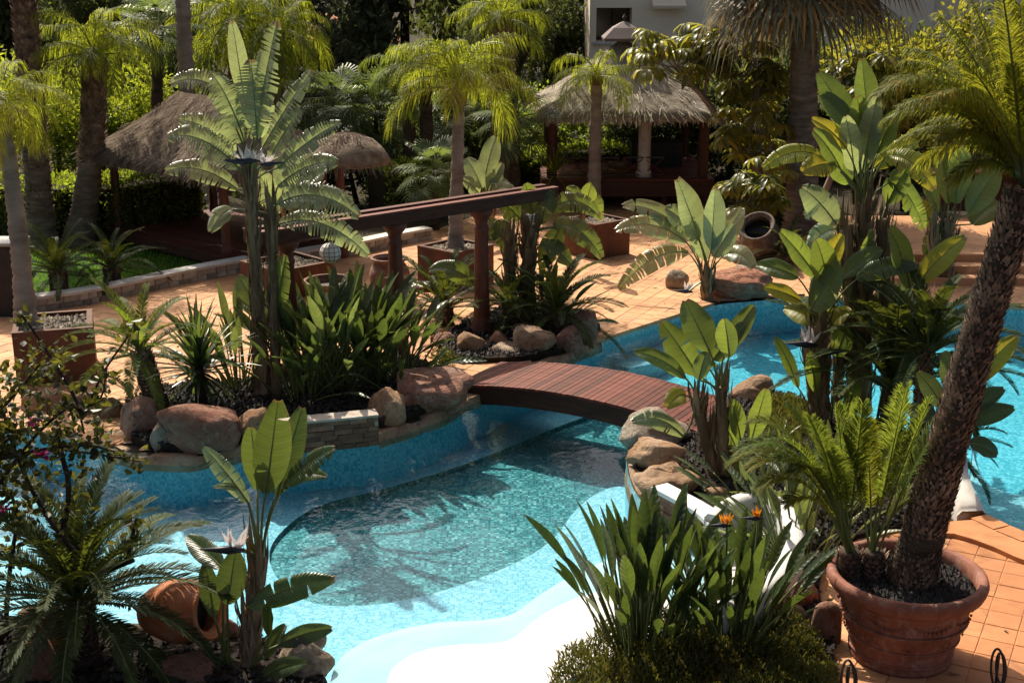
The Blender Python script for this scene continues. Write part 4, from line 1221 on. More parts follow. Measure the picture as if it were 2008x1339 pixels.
def hedge(label, px, hgt, wid, mt='hedge', seed=2, leaf=.10, dens=520, name='hedge', group=None):
    path = gpoly(px, 0, 1, False); root_loc = path[0]; d = MB(); rg = random.Random(seed)
    L = sum((path[i + 1] - path[i]).length for i in range(len(path) - 1)); n = int(L * (hgt * 2 + wid) * dens)
    root = empty(name, label, 'hedge', root_loc, 0, group)
    for _ in range(n):
        t = rg.random(); c = lerp_path(path, t) - root_loc; T = tangent(path, t); S = V((-T.y, T.x, 0))
        u = rg.uniform(0, hgt * 2 + wid); bumpy = 1 + .12 * noise.noise(V((c.x * 1.4, c.y * 1.4, u)))
        if u < hgt: off = S * -wid / 2 * bumpy + UP * u; o = -S
        elif u < hgt + wid: off = S * (u - hgt - wid / 2) + UP * hgt * bumpy; o = UP
        else: off = S * wid / 2 * bumpy + UP * (u - hgt - wid); o = S
        p = c + off + V((rg.gauss(0, .04), rg.gauss(0, .04), rg.gauss(0, .04)))
        dr = (o + V((rg.gauss(0, 1), rg.gauss(0, 1), rg.gauss(0, 1) + .3)) * .8).normalized(); s_ = dr.cross(V((rg.gauss(0, 1), rg.gauss(0, 1), rg.gauss(0, 1)))).normalized()
        l = leaf * rg.uniform(.6, 1.3); w = l * .28
        d.add([p, p + dr * l * .5 + s_ * w, p + dr * l, p + dr * l * .5 - s_ * w], [(0, 1, 2), (0, 2, 3)])
    d.build('foliage', M[mt], root)
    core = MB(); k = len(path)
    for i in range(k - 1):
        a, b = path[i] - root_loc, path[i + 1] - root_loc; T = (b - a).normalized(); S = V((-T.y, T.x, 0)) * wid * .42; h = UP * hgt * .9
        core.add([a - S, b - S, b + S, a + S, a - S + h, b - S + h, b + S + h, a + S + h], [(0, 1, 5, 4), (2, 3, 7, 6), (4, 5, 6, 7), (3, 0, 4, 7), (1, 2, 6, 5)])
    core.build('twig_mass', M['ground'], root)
    return root
# ================================================================== BUILT THINGS
rb = random.Random(23)
# ---------------- arched footbridge
bc0 = G(1165, 765, .12); byaw = R(-31)
bridge = empty('footbridge', 'red-brown timber footbridge arching over the pool channel', 'bridge', (bc0.x, bc0.y, 0), byaw)
BL, BW, RISE = 3.9, 1.35, .19
def barch(x): return -.02 + RISE * (1 - (2 * x / BL) ** 2)
NP = 46
for i in range(NP):
    x = -BL / 2 + BL * (i + .5) / NP; sl = math.atan(-8 * RISE * x / BL ** 2)
    m = MB(); m.box((0, 0, 0), (BL / NP - .007, BW + rb.uniform(-.012, .012), .035), taper=.985)
    m.build('plank', M['wood_red'], bridge, (x, 0, barch(x) + .05 + rb.uniform(-.002, .002)), (0, -sl, rb.uniform(-.004, .004)))
for s in (-1, 1):
    m = MB(); vs = []; k = 24
    for i in range(k + 1):
        x = -BL / 2 + BL * i / k; z = barch(x)
        for yy, zz in ((-.03, z - .22), (.03, z - .22), (.03, z + .03), (-.03, z + .03)): vs.append((x, s * (BW / 2 - .05) + yy, zz))
    fs = [(i * 4 + j, i * 4 + (j + 1) % 4, i * 4 + 4 + (j + 1) % 4, i * 4 + 4 + j) for i in range(k) for j in range(4)] + [(3, 2, 1, 0), (k * 4, k * 4 + 1, k * 4 + 2, k * 4 + 3)]
    m.add(vs, fs); m.build('side_beam', M['wood_dark'], bridge)
m = MB(); m.box((0, 0, -.06), (.14, BW - .1, .1)); m.build('cross_beam', M['wood_dark'], bridge, (0, 0, RISE - .14))

# ---------------- pergola of two turned columns and paired beams
A = G(945, 655, 0); B = G(780, 694, 0); dv = (A - B).normalized(); ang = math.atan2(dv.y, dv.x)
perg = empty('pergola', 'dark red pergola with turned columns and long paired beams', 'pergola', A)
HC = P(945, 408, A.y).z; kc = HC / 1.98
prof = [(.20, 0), (.20, .10), (.17, .14), (.18, .20), (.13, .24), (.135, .30), (.125, .6), (.115, 1.3), (.105, 1.62), (.12, 1.65), (.12, 1.69), (.10, 1.72), (.105, 1.80), (.17, 1.88), (.19, 1.92), (.19, 1.98), (0, 1.98)]
prof = [(r, z * kc) for r, z in prof]
cm = MB(); cm.lathe(prof, 18); cme = cm.mesh('column', M['wood_col'], True)
for q in (A, B, B + (B - A) * 1.12):
    inst('column', cme, perg, q - A, (0, 0, ang))
far = P(1068, 382, G(1068, 590).y); Lr = 1.5; Ll = (B - A).length * 2.45
for s in (-1, 1):
    nrm = V((-math.sin(ang), math.cos(ang), 0)) * s * .15
    m = MB(); l = Lr + Ll
    m.box((0, 0, 0), (l, .09, .17)); ofs = dv * ((Lr - Ll) / 2)
    m.build('beam', M['wood_dark'], perg, ofs + nrm + V((0, 0, HC + .085)), (0, 0, ang))
    m = MB(); m.box((0, 0, 0), (l, .13, .03)); m.build('beam_cap', M['wood_red'], perg, ofs + nrm + V((0, 0, HC + .186)), (0, 0, ang))
def globe(label, px, py, rpx, Y, top_z):
    c = P(px, py, Y); r = rpx / ppm(Y, c.z)
    o = empty('globe_lantern', label, 'lantern', c)
    m = MB(); m.lathe([(r * math.sin(PI * i / 14), -r * math.cos(PI * i / 14)) for i in range(15)], 20); m.build('globe', M['lantern'], o, smooth=True)
    w = MB()
    for i in range(6):
        a = PI * i / 6; w.tube([V((math.cos(a) * math.cos(t), math.sin(a) * math.cos(t), math.sin(t))) * (r + .003) for t in [2 * PI * k / 24 for k in range(25)]], .003, 4, 0, False)
    for zz in (-.6, -.2, .2, .6):
        q = math.sqrt(1 - zz * zz); w.tube([V((math.cos(t) * q, math.sin(t) * q, zz)) * (r + .003) for t in [2 * PI * k / 24 for k in range(25)]], .003, 4, 0, False)
    w.build('wire_cage', M['iron'], o)
    m = MB(); m.tube([(0, 0, r * .98), (0, 0, max(r + .05, top_z - c.z))], .006, 5); m.build('cord', M['iron'], o)
lb = A + (B - A) * 1.70
globe('white globe lantern in a wire cage hanging by the tallest bird of paradise', 648, 496, 21, lb.y + .1, HC + .02)
globe('small white globe lantern hanging under the free end of the pergola beam', 1042, 430, 14, A.y + 1.05, HC + .02)

# ---------------- corten planters
def planter(label, fx, fy, size, rot, h, size2=None):
    f = G(fx, fy, 0); s2 = size2 or size; ex = V((math.cos(rot), math.sin(rot), 0)); ey = V((-math.sin(rot), math.cos(rot), 0))
    c = f + ex * size / 2 + ey * s2 / 2
    o = empty('steel_planter', label, 'planter', c, rot)
    t = .035
    for k, (x, y, dx, dy) in enumerate(((0, -s2 / 2, size, t), (0, s2 / 2, size, t), (-size / 2, 0, t, s2 - t), (size / 2, 0, t, s2 - t))):
        m = MB(); m.box((x, y, h / 2), (dx, dy, h)); m.build('side_panel', M['corten'], o)
    m = MB()
    for x, y, dx, dy in ((0, -s2 / 2 + .03, size + .045, .075), (0, s2 / 2 - .03, size + .045, .075)): m.box((x, y, h + .006), (dx, dy, .012))
    for x, y, dx, dy in ((-size / 2 + .03, 0, .075, s2 - .1), (size / 2 - .03, 0, .075, s2 - .1)): m.box((x, y, h + .005), (dx, dy, .012))
    m.build('rim', M['corten'], o)
    m = MB(); m.box((0, 0, h - .12), (size - t - .01, s2 - t - .01, .1)); m.build('soil', M['soil'], o)
    d = MB(); g = size / 2 - .06; g2 = s2 / 2 - .06; chips(d, [(-g, -g2), (g, -g2), (g, g2), (-g, g2)], h - .07, 380, .025, .05)
    k = d.build('gravel', M['drystone'], o); k['kind'] = 'stuff'
    return o, c, h - .08
PA, pa_c, pa_z = planter('rusty steel planter with the grey smooth palm beside the lawn wall', 36, 756, 1.08, R(17), .78)
PB, pb_c, pb_z = planter('rusty steel planter half hidden behind the tallest bird of paradise', 548, 592, 1.2, R(44), .55)
PC, pc_c, pc_z = planter('rusty steel planter behind the pergola holding the yellow feather palm', 895, 572, 1.0, R(48), .72)
PD, pd_c, pd_z = planter('rusty steel planter with paddle leaves in front of the gazebo', 1168, 510, .95, R(40), .72)

# ---------------- jars, bowl, low table
def jar(label, loc, prof, mat, axis=None, name='clay_jar', rim=None, inner=.92, cat='jar'):
    o = empty(name, label, cat, loc)
    m = MB(); pin = [(max(.001, r * inner), z + (.02 if i else .05)) for i, (r, z) in enumerate(prof)]
    m.lathe(prof + [(r, z - .02 if i == 0 else z) for i, (r, z) in enumerate(reversed(pin))], 28)
    b = m.build('body', M[mat], o, smooth=True)
    r, z = prof[-1]; t = MB(); rr = rim or r * .09
    t.tube([V((math.cos(a) * r, math.sin(a) * r, z)) for a in [2 * PI * k / 28 for k in range(29)]], rr, 8, 0, False)
    t2 = t.build('rim', M[mat], o, smooth=True)
    m = MB(); k = int(len(prof) * .6); m.lathe([(.001, 0), (prof[k][0] * .85, 0)], 20); s = m.build('inside', M['black'], o, (0, 0, prof[k][1]))  # black disc stands in for the shade inside the jar
    if axis is not None:
        o.rotation_euler = V(axis).to_track_quat('Z', 'Y').to_euler()
    return o
bp = [(.02, 0), (.20, 0), (.26, .08), (.33, .25), (.36, .42), (.33, .56), (.27, .66), (.25, .70), (.30, .76)]
q = G(765, 580); jar('big brown clay jar standing behind the pergola column', q, [(r * 1.05, z * .92) for r, z in bp], 'clay')
q = G(648, 600); jar('wide dark clay bowl behind the planting bed', q, [(.02, 0), (.26, 0), (.36, .15), (.42, .35), (.44, .45)], 'clay', name='clay_bowl', cat='bowl')
q = G(1496, 512); ax = V((-.35, -.55, .75)).normalized()
jar('large clay jar in a shade-darkened tone leaning with its open mouth towards the pool', q + V((.1, .25, .12)), [(r * 1.15, z * 1.12) for r, z in bp], 'clay_shaded', ax)
q = G(335, 1262, .10); jar('fallen orange terracotta urn lying on its side below the cycad', q + V((-.20, .05, .30)), [(r * .80, z * .85) for r, z in bp], 'terra_or', V((.93, -.30, .16)), name='terracotta_urn', cat='urn', inner=.88)
tb = empty('low_table', 'low table with a black and white mosaic top behind the pergola', 'table', G(830, 606))
for sx in (-1, 1):
    for sy in (-1, 1):
        m = MB(); m.tube([(sx * .24, sy * .19, 0), (sx * .22, sy * .17, .36)], .012, 6); m.build('leg', M['iron'], tb)
m = MB(); m.box((0, 0, .40), (.56, .46, .09)); m.build('table_frame', M['wood_red'], tb)
k = 0
for i in range(5):
    for j in range(4):
        m = MB(); m.box((-.208 + i * .104, -.15 + j * .10, .45), (.098, .094, .014)); m.build('mosaic_piece', M['black'] if (i + j) % 2 else M['coping'], tb)

# ---------------- the large terracotta pot
pc = G(1764, 1280, 0); PK = .87; PZ = .98
pot = empty('terracotta_pot', 'huge aged terracotta pot with raised bands holding the leaning palm', 'pot', pc); pot.scale = (PK, PK, PZ)
prof = [(.02, 0), (.50, 0), (.52, .04), (.50, .07), (.555, .25), (.60, .40), (.615, .41), (.625, .43), (.615, .45), (.655, .60), (.685, .66), (.72, .67), (.765, .70), (.785, .74), (.795, .78), (.78, .82), (.75, .835), (.70, .82), (.68, .75), (.68, .70)]
m = MB(); m.lathe(prof, 56); m.build('body', M['terra_pot'], pot, smooth=True)
m = MB(); m.lathe([(.001, .70), (.69, .70)], 40); m.build('soil', M['soil'], pot)
for k in range(9):
    a = 2 * PI * k / 9; m = MB()
    for i in range(9):          # garland swags between the bands
        u = (i / 8 - .5); aa = a + u * .55; z = .55 - .055 * (1 - 4 * u * u); r = .600 + (z - .40) * .2 + .028
        rr = .012 + .010 * (1 - 4 * u * u); p = V((math.cos(aa) * r, math.sin(aa) * r, z))
        m.lathe([(0.001, -rr), (rr, 0), (.001, rr)], 6, p)
    m.build('garland', M['terra_pot'], pot, smooth=True); m = MB()
    aa = a + PI / 9; p = V((math.cos(aa) * .585, math.sin(aa) * .585, .33))
    for j in range(8):
        b = 2 * PI * j / 8; t = V((-math.sin(aa), math.cos(aa), 0)); m.lathe([(.001, -.014), (.014, 0), (.001, .014)], 5, p + t * math.cos(b) * .045 + UP * math.sin(b) * .045)
    m.build('rosette', M['terra_pot'], pot, smooth=True)
for z, r, t in ((.095, .515, .012), (.25, .562, .010), (.43, .628, .012), (.655, .69, .012)):
    m = MB(); m.tube([V((math.cos(a) * r, math.sin(a) * r, z)) for a in [2 * PI * k / 56 for k in range(57)]], t, 6, 0, False); m.build('band', M['terra_pot'], pot, smooth=True)
d = MB(); chips(d, [(.66 * math.cos(a), .66 * math.sin(a)) for a in [2 * PI * k / 24 for k in range(24)]], .70, 1500, .02, .042)
g = d.build('lava_chips', M['lava'], pot); g['kind'] = 'stuff'

# ---------------- iron plant stands at the bottom right
for (px, py, lab) in ((1952, 1345, 'dark curled iron plant support on the paving right of the large pot'), (1660, 1368, 'small curled iron hoop in front of the large pot')):
    q = G(px, py, 0); o = empty('iron_support', lab, 'plant support', q)
    for r_, x_ in ((.10, 0), (.075, .03)):
        m = MB(); m.tube([V((x_ + math.cos(a) * r_ * .55, math.sin(a) * .05, .17 + math.sin(a) * r_ * 1.6)) for a in [2 * PI * k / 24 for k in range(25)]], .011, 6, 0, False); m.build('hoop', M['iron'], o)
    m = MB(); m.tube([(0, 0, 0), (0, 0, .30)], .012, 6); m.build('stake', M['iron'], o)

# ---------------- thatched roofs
def thatch(root, eave, ridge, z_e, z_r, th=.16, name='roof', dens=95, strand=.34, sag=.10, mat='thatch'):
    """eave: 4 corners in order, ridge: 2 points (may coincide); faces bulge and carry loose straw"""
    E = [V((p[0], p[1], z_e)) for p in eave]; Rg = [V((p[0], p[1], z_r)) for p in ridge]
    sides = [(E[0], E[1], Rg[1], Rg[0]), (E[1], E[2], Rg[1], Rg[1]), (E[2], E[3], Rg[0], Rg[1]), (E[3], E[0], Rg[0], Rg[0])]
    m = MB(); st = MB(); nu, nv = 14, 9
    for a, b, c, d_ in sides:
        vs = []; nn = (b - a).cross(d_ - a).normalized()
        if nn.z < 0: nn = -nn
        def pt(u, v):
            p = a.lerp(b, u).lerp(d_.lerp(c, u), v); return p - UP * sag * math.sin(PI * v) + nn * .03 * noise.noise(p * 2.2) + UP * .02 * noise.noise(p * 5)
        for j in range(nv + 1):
            for i in range(nu + 1): vs.append(pt(i / nu, j / nv))
        k = len(vs)
        for i in range(nu + 1): vs.append(pt(i / nu, 0) - UP * th)
        fs = [(j * (nu + 1) + i, j * (nu + 1) + i + 1, (j + 1) * (nu + 1) + i + 1, (j + 1) * (nu + 1) + i) for j in range(nv) for i in range(nu)]
        fs += [(k + i, k + i + 1, i + 1, i) for i in range(nu)]
        m.add(vs, fs)
        area = ((b - a).length + (c - d_).length) / 2 * ((d_ + c) / 2 - (a + b) / 2).length
        for _ in range(int(area * dens)):
            u, v = rb.random(), rb.random() ** 1.25
            wid = (a.lerp(d_, v) - b.lerp(c, v)).length
            if rb.random() > wid / max((b - a).length, .1): continue
            p = pt(u, v); dn = (pt(u, max(0, v - .05)) - pt(u, min(1, v + .05))).normalized(); s_ = dn.cross(nn).normalized()
            dn = (dn + s_ * rb.gauss(0, .22)).normalized(); l = strand * rb.uniform(.5, 1.2); w = s_ * rb.uniform(.006, .016)
            q = p + nn * rb.uniform(.0, .05); e = q + dn * l + nn * rb.uniform(-.02, .05)
            if v < .06: e -= UP * .06
            st.add([q - w, q + w, e + w * .4, e - w * .4], [(0, 1, 2, 3)])
        for _ in range(int((b - a).length * 70)):      # ragged fringe below the eave
            u = rb.random(); p = pt(u, 0) - UP * rb.uniform(0, th); e = p - UP * rb.uniform(.05, .16) + V((rb.gauss(0, .03), rb.gauss(0, .03), 0)) - nn * 0; w = (b - a).normalized() * .010
            st.add([p - w, p + w, e + w * .5, e - w * .5], [(0, 1, 2, 3)])
    o = m.build(name, M[mat], root, smooth=True)
    s = st.build('straw', M[mat], o); s['kind'] = 'stuff'
    return o
# left pavilion
L0 = G(235, 470, 0); F0 = G(447, 524, 0); e1 = (F0 - L0); e2 = V((-e1.y, e1.x, 0)).normalized() * 2.5
B0 = L0 + e2; R0 = F0 + e2; cen = (L0 + R0) / 2
pav = empty('thatched_pavilion', 'thatched open pavilion with a timber deck on the lawn', 'pavilion', cen)
eh = 2.05; zb = P(235, 300, L0.y).z
eh = zb
for q in (L0, F0, B0, R0):
    m = MB(); m.lathe([(.11, 0), (.11, .4), (.095, .45), (.095, eh + .1)], 12); m.build('post', M['wood_col'], pav, q - cen, smooth=True)
nd = 22; u1 = e1.normalized(); u2 = e2.normalized(); da = math.atan2(u1.y, u1.x)
for i in range(nd):
    t = (i + .5) / nd
    m = MB(); m.box((0, 0, 0), (e1.length + .5, (e2.length + .5) / nd - .008, .035))
    m.build('deck_board', M['wood_red'], pav, u2 * ((t - .5) * (e2.length + .5)) + V((0, 0, .27)), (0, 0, da))
for s in (-1, 1):
    m = MB(); m.box((0, 0, .16), (e1.length + .46, .06, .18)); m.build('fascia', M['wood_dark'], pav, u2 * s * (e2.length / 2 + .2), (0, 0, da))
    m = MB(); m.box((0, 0, .16), (.06, e2.length + .32, .18)); m.build('fascia', M['wood_dark'], pav, u1 * s * (e1.length / 2 + .2), (0, 0, da))
for s, v, l in ((1, u2 * e2.length / 2, e1.length), (-1, u2 * -e2.length / 2, e1.length)):
    m = MB(); m.box((0, 0, eh - .05), (l + .3, .10, .12)); m.build('wall_plate', M['wood_dark'], pav, v, (0, 0, da))
ov = .55; h1 = e1.length / 2 + ov; h2 = e2.length / 2 + ov
eav = [u1 * -h1 - u2 * h2, u1 * h1 - u2 * h2, u1 * h1 + u2 * h2, u1 * -h1 + u2 * h2]
zr = P(385, 186, cen.y + .3).z; ez = P(195, 299, (cen + eav[0]).y).z
thatch(pav, eav, [u1 * -1.3, u1 * 1.3], ez, zr)
# mushroom shaped thatched parasol
mq = G(672, 505, 0); mus = empty('thatched_parasol', 'low rounded thatched parasol behind the pergola', 'parasol', mq)
zt = P(690, 262, mq.y).z; ze = P(690, 318, mq.y).z
m = MB(); m.lathe([(.10, 0), (.09, ze + .2)], 10); m.build('post', M['wood_col'], mus, smooth=True)
rr = 86 / ppm(mq.y, 2)
m = MB(); m.lathe([(.001, zt - ze + .0), (rr * .3, zt - ze - .03), (rr * .6, (zt - ze) * .78), (rr * .85, (zt - ze) * .48), (rr, .06), (rr * .98, -.02), (rr * .8, .02), (.05, .3)], 26)
m.v = [tuple(V(v) + V((noise.noise(V(v) * 4), noise.noise(V(v) * 4 + V((7, 0, 0))), noise.noise(V(v) * 4 + V((0, 5, 0))))) * .05) for v in m.v]
ro = m.build('roof', M['thatch'], mus, (.15, 0, ze), smooth=True)
st = MB()
for _ in range(900):
    a = rb.uniform(0, 6.28); t = rb.random() ** .6; r = rr * t; z = (zt - ze) * (1 - t ** 2.6) + .03; o_ = V((math.cos(a), math.sin(a), 0)); s_ = V((-o_.y, o_.x, 0)) * .01
    p = o_ * r + UP * z; e = p + o_ * .16 - UP * (.05 + .2 * t)
    st.add([p - s_, p + s_, e + s_ * .4, e - s_ * .4], [(0, 1, 2, 3)])
s = st.build('straw', M['thatch'], ro); s['kind'] = 'stuff'
# right gazebo
gx, gy, gw = 2.80, 33.9, 2.25
zc0 = P(1213, 74, gy).z; zc1 = P(1213, 42, gy).z
gaz = empty('thatched_gazebo', 'large thatched gazebo with a taupe roof cap and raised deck', 'gazebo', (gx, gy, 0))
pw = gw - .42; fz = .78
for sx in (-1, 1):
    for sy in (-1, 1):
        m = MB(); m.lathe([(.13, 0), (.13, 2.4)], 12)
        m.build('post', M['wood_dark'], gaz, (sx * pw, sy * pw, 0), smooth=True)
m = MB(); m.lathe([(.20, fz), (.20, fz + .1), (.16, fz + .16), (.15, 2.3)], 16); m.build('stone_column', M['mortar'], gaz, (.42, -pw + .2, 0), smooth=True)
for i in range(18):
    m = MB(); m.box((0, 0, 0), (pw * 2 + .5, (pw * 2 + .5) / 18 - .008, .05)); m.build('deck_board', M['wood_red'], gaz, (0, (i + .5) / 18 * (pw * 2 + .5) - pw - .25, fz - .025))
for sx, sy, dx, dy in ((0, -1, pw * 2 + .5, .06), (0, 1, pw * 2 + .5, .06), (-1, 0, .06, pw * 2 + .36), (1, 0, .06, pw * 2 + .36)):
    m = MB(); m.box((0, 0, fz - .24), (dx, dy, .36)); m.build('fascia', M['wood_dark'], gaz, (sx * (pw + .22), sy * (pw + .22), 0))
for i in range(5):
    m = MB(); m.box((0, 0, (fz - .42) / 2), (.12, .12, fz - .42)); m.build('deck_leg', M['wood_dark'], gaz, (-pw + i * pw / 2, -pw, 0))
def rail(x0, x1, y, sgn=1):
    L = x1 - x0
    for z in (fz + .06, fz + .48):
        m = MB(); m.box((0, 0, z), (L, .03, .03)); m.build('rail', M['iron'], gaz, ((x0 + x1) / 2, y, 0))
    n_ = max(1, round(L / .42))
    for i in range(n_):
        for s in (-1, 1):
            a = V((x0 + L * i / n_, y, fz + (.08 if s > 0 else .46))); b = V((x0 + L * (i + 1) / n_, y, fz + (.46 if s > 0 else .08)))
            m = MB(); m.tube([a, b], .012, 5); m.build('brace', M['wood_red'], gaz)
rail(-pw, -.2, -pw + .02); rail(-.1, .9, -pw + .06)
m = MB(); m.box((.9, .3, fz + .30), (1.3, .8, .6)); m.build('bench_seat', M['black'], gaz)
thatch(gaz, [(-gw, -gw), (gw, -gw), (gw, gw), (-gw, gw)], [(0, 0), (0, 0)], 2.32, zc0 + .02, .15, dens=80, strand=.32, mat='thatch_pale')
m = MB(); m.lathe([(.74, zc0 - .07), (.76, zc0), (.40, zc0 + (zc1 - zc0) * .62), (.12, zc1 - .03), (.001, zc1)], 4); c_ = m.build('roof_cap', M['taupe'], gaz, (0, 0, 0), (0, 0, PI / 4))
m = MB(); m.lathe([(.03, zc1 - .02), (.03, zc1 + .06), (.06, zc1 + .09), (.02, zc1 + .16), (.001, zc1 + .19)], 8); m.build('finial', M['iron'], c_)

# ---------------- white hotel block behind the gazebo
hx0 = P(1157, 0, 46).x
hot = empty('white_building', 'white rendered building with a deep square window behind the gazebo', 'building', (hx0 + 9, 50, 0))
def wbox(x0, x1, z0, z1, y0=-4.0, y1=4.0, nm='wall', mt='wall'):
    m = MB(); m.box(((x0 + x1) / 2 - 9, (y0 + y1) / 2, (z0 + z1) / 2), (x1 - x0, y1 - y0, z1 - z0)); return m.build(nm, M[mt], hot)
wx0 = P(1170, 0, 46).x - hx0; wx1 = P(1240, 0, 46).x - hx0; wz0 = P(1200, 82, 46).z; wz1 = P(1200, 16, 46).z
wbox(0, wx0, 0, 9); wbox(wx0, wx1, 0, wz0); wbox(wx0, wx1, wz1, 9); wbox(wx1, 11.6, 0, 9); wbox(11.62, 18, 0, 8.2, -3.2)
m = MB(); m.box(((wx0 + wx1) / 2 - 9, -3.0, (wz0 + wz1) / 2), (wx1 - wx0 - .01, .06, wz1 - wz0 - .01)); w_ = m.build('window', M['glass'], hot)
m = MB(); xm = (wx0 + wx1) / 2 - 9; m.box((xm, -3.06, (wz0 + wz1) / 2), (.06, .06, wz1 - wz0 - .02)); m.box((xm, -3.06, wz0 + .05), (wx1 - wx0 - .02, .058, .08)); m.build('window_frame', M['wood_dark'], w_)
m = MB(); m.box((xm, -4.04, wz0 - .05), (wx1 - wx0 + .2, .2, .08)); m.build('window_sill', M['coping'], w_)
for i in range(1, 4):
    for zz in (1.0,):
        m = MB(); m.box((-5.6 + i * 2.4, -4.02, zz + .6), (1.1, .06, 1.3)); w_ = m.build('window', M['glass'], hot)
        m = MB(); m.box((-5.6 + i * 2.4, -4.06, zz + .6), (.06, .05, 1.28)); m.box((-5.6 + i * 2.4, -4.055, zz + 1.28), (1.2, .06, .08)); m.box((-5.6 + i * 2.4, -4.055, zz - .08), (1.2, .10, .08)); m.build('window_frame', M['wood_dark'], w_)
m = MB(); m.tube([(11.75 - 9, -3.3, 0), (11.75 - 9, -3.3, 9)], .07, 8); m.build('downpipe', M['wood_dark'], hot)
m = MB(); m.box((P(1310, 0, 46).x - hx0 - 9, -4.3, P(1310, 6, 46).z), (1.1, .7, .10), rot=Matrix.Rotation(.35, 3, 'X')); m.build('awning', M['wall'], hot)
# salmon villa far behind the palms
vx = P(668, 80, 78).x
vil = empty('salmon_villa', 'salmon coloured villa glimpsed through the dark trees', 'building', (vx, 80, 0))
m = MB(); m.box((0, 0, .5), (6.4, 6, 1.0)); m.build('wall', M['salmon'], vil)
m = MB(); m.add([(-3.5, -3.3, .98), (3.5, -3.3, .98), (3.5, 3.3, .98), (-3.5, 3.3, .98), (-1.6, 0, 2.7), (1.6, 0, 2.7)], [(0, 1, 5, 4), (1, 2, 5), (2, 3, 4, 5), (3, 0, 4), (3, 2, 1, 0)]); m.build('roof', M['terra_or'], vil)
for x in (-1.2, 1.1):
    m = MB(); m.box((x, -3.02, .5), (.8, .06, .6)); w_ = m.build('window', M['glass'], vil)
    m = MB(); m.box((x, -3.04, .16), (1.0, .10, .06)); m.build('sill', M['coping'], w_)

# ---------------- dark covered speaker column and bar counter
sb = G(8, 640, 0); o = empty('covered_cabinet', 'tall black covered cabinet behind the grey smooth palm', 'cabinet', sb + V((-.25, .9, 0)))
m = MB(); m.box((0, 0, .62), (.75, .6, 1.24), taper=.97); m.build('cover', M['black'], o)
m = MB(); m.box((0, 0, 1.265), (.79, .64, .05)); m.build('lid', M['grey_metal'], o)
cb = G(1935, 486, 0) + V((.3, 1.9, .42)); o = empty('garden_bar', 'dark timber bar counter at the top of the terracotta steps', 'bar', cb)
for x in (-.9, 0, .9):
    m = MB(); m.box((x, 0, .45), (.14, .6, .9)); m.build('post', M['wood_col'], o)
for x in (-.45, .45):
    m = MB(); m.box((x, .1, .45), (.76, .4, .84)); m.build('door', M['wood_dark'], o)
m = MB(); m.box((0, 0, .93), (2.2, .75, .06)); m.build('counter_top', M['wood_red'], o)
# ================================================================== PLANTING: middle and right
Y_ = {'m': 'strel_y'}
# tallest bird of paradise in the left bed
strelitzia('tallest bird of paradise with torn silvery leaves in the left bed', (518, 776), [(0, 490, 350, .075), (24, 532, 410, .062), (-14, 500, 560, .05)],
  [((497, 275), (543, 42), 74, {'sp': 8 , 'sag': .03}), ((480, 200), (455, 42), 40, {'sag': .02}), ((470, 215), (335, 165), 62, {'sp': 10 , 'sag': .42}), ((470, 250), (415, 145), 64, {'sp': 9 , 'sag': .2}),
   ((515, 290), (612, 138), 56, {'sp': 8 , 'sag': .05}), ((468, 330), (330, 268), 70, {'sp': 10 , 'sag': .32}), ((466, 372), (325, 336), 56, {'sp': 7 , 'sag': .30}), ((545, 330), (668, 240), 56, {'sp': 9 , 'sag': .10}),
   ((545, 400), (704, 425), 76, {'sp': 11 , 'sag': .36}), ((548, 440), (722, 500), 66, {'sp': 10 , 'sag': .34}), ((545, 365), (662, 318), 66, {'sp': 9 , 'sag': .22}), ((455, 410), (412, 455), 42, {'sp': 1, 'sag': .3}),
   ((505, 270), (492, 118), 84, {'sp': 8 , 'sag': .02}), ((460, 300), (350, 235), 66, {'sp': 11 , 'sag': .25}), ((530, 310), (590, 215), 60, {'sp': 7 , 'sag': .1}), ((475, 280), (430, 190), 70, {'sp': 8 , 'sag': .1}),
   ((500, 600), (468, 540), 40, {'sag': .05, 'm': 'strel'}), ((540, 610), (560, 500), 60, {'sag': .04, 'm': 'strel', 'sp': 3}), ((570, 640), (530, 560), 44, {'m': 'strel'})],
  mat='strel_g', z=.1, flowers=[(482, 318, PI * .95, .34, True), (520, 322, .1, .28, True), (500, 315, PI * .9, .25, True)], seed=4)
strelitzia('bird of paradise growing in the steel planter behind the tallest one', (pb_c and 560, 545), [(0, 556, 440, .10)],
  [((560, 410), (640, 330), 60, {'sp': 5, 'sag': .12}), ((570, 420), (690, 395), 66, {'sp': 7, 'sag': .35}), ((575, 440), (680, 470), 60, {'sp': 5, 'sag': .3}), ((550, 400), (575, 290), 60, {'sp': 4}), ((545, 420), (500, 330), 56, {'sp': 4})],
  mat='strel_g', z=pb_z, seed=9)
# behind the pergola column
strelitzia('bird of paradise with arching leaves behind the pergola column', (1028, 628), [(0, 1040, 440, .12), (-30, 1000, 470, .09)],
  [((1085, 445), (1180, 505), 60, {'sp': 5, 'sag': .45}), ((1060, 440), (1082, 372), 44, {'sp': 3, 'sag': .1}), ((1075, 415), (1176, 425), 52, {'sp': 6, 'sag': .5}), ((1100, 445), (1062, 525), 50, {'sp': 2, 'sag': .1}),
   ((935, 560), (842, 530), 48, {'sp': 1, 'sag': .35}), ((1020, 430), (980, 395), 50, {'sp': 3}), ((1000, 440), (965, 470), 46, {'sp': 3, 'sag': .2}), ((1045, 420), (1030, 360), 46, {'sp': 2}), ((1010, 500), (960, 430), 50, {'sp': 3}), ((1060, 480), (1120, 520), 50, {'sp': 3, 'sag': .3})],
  mat='strel', z=.08, seed=5)
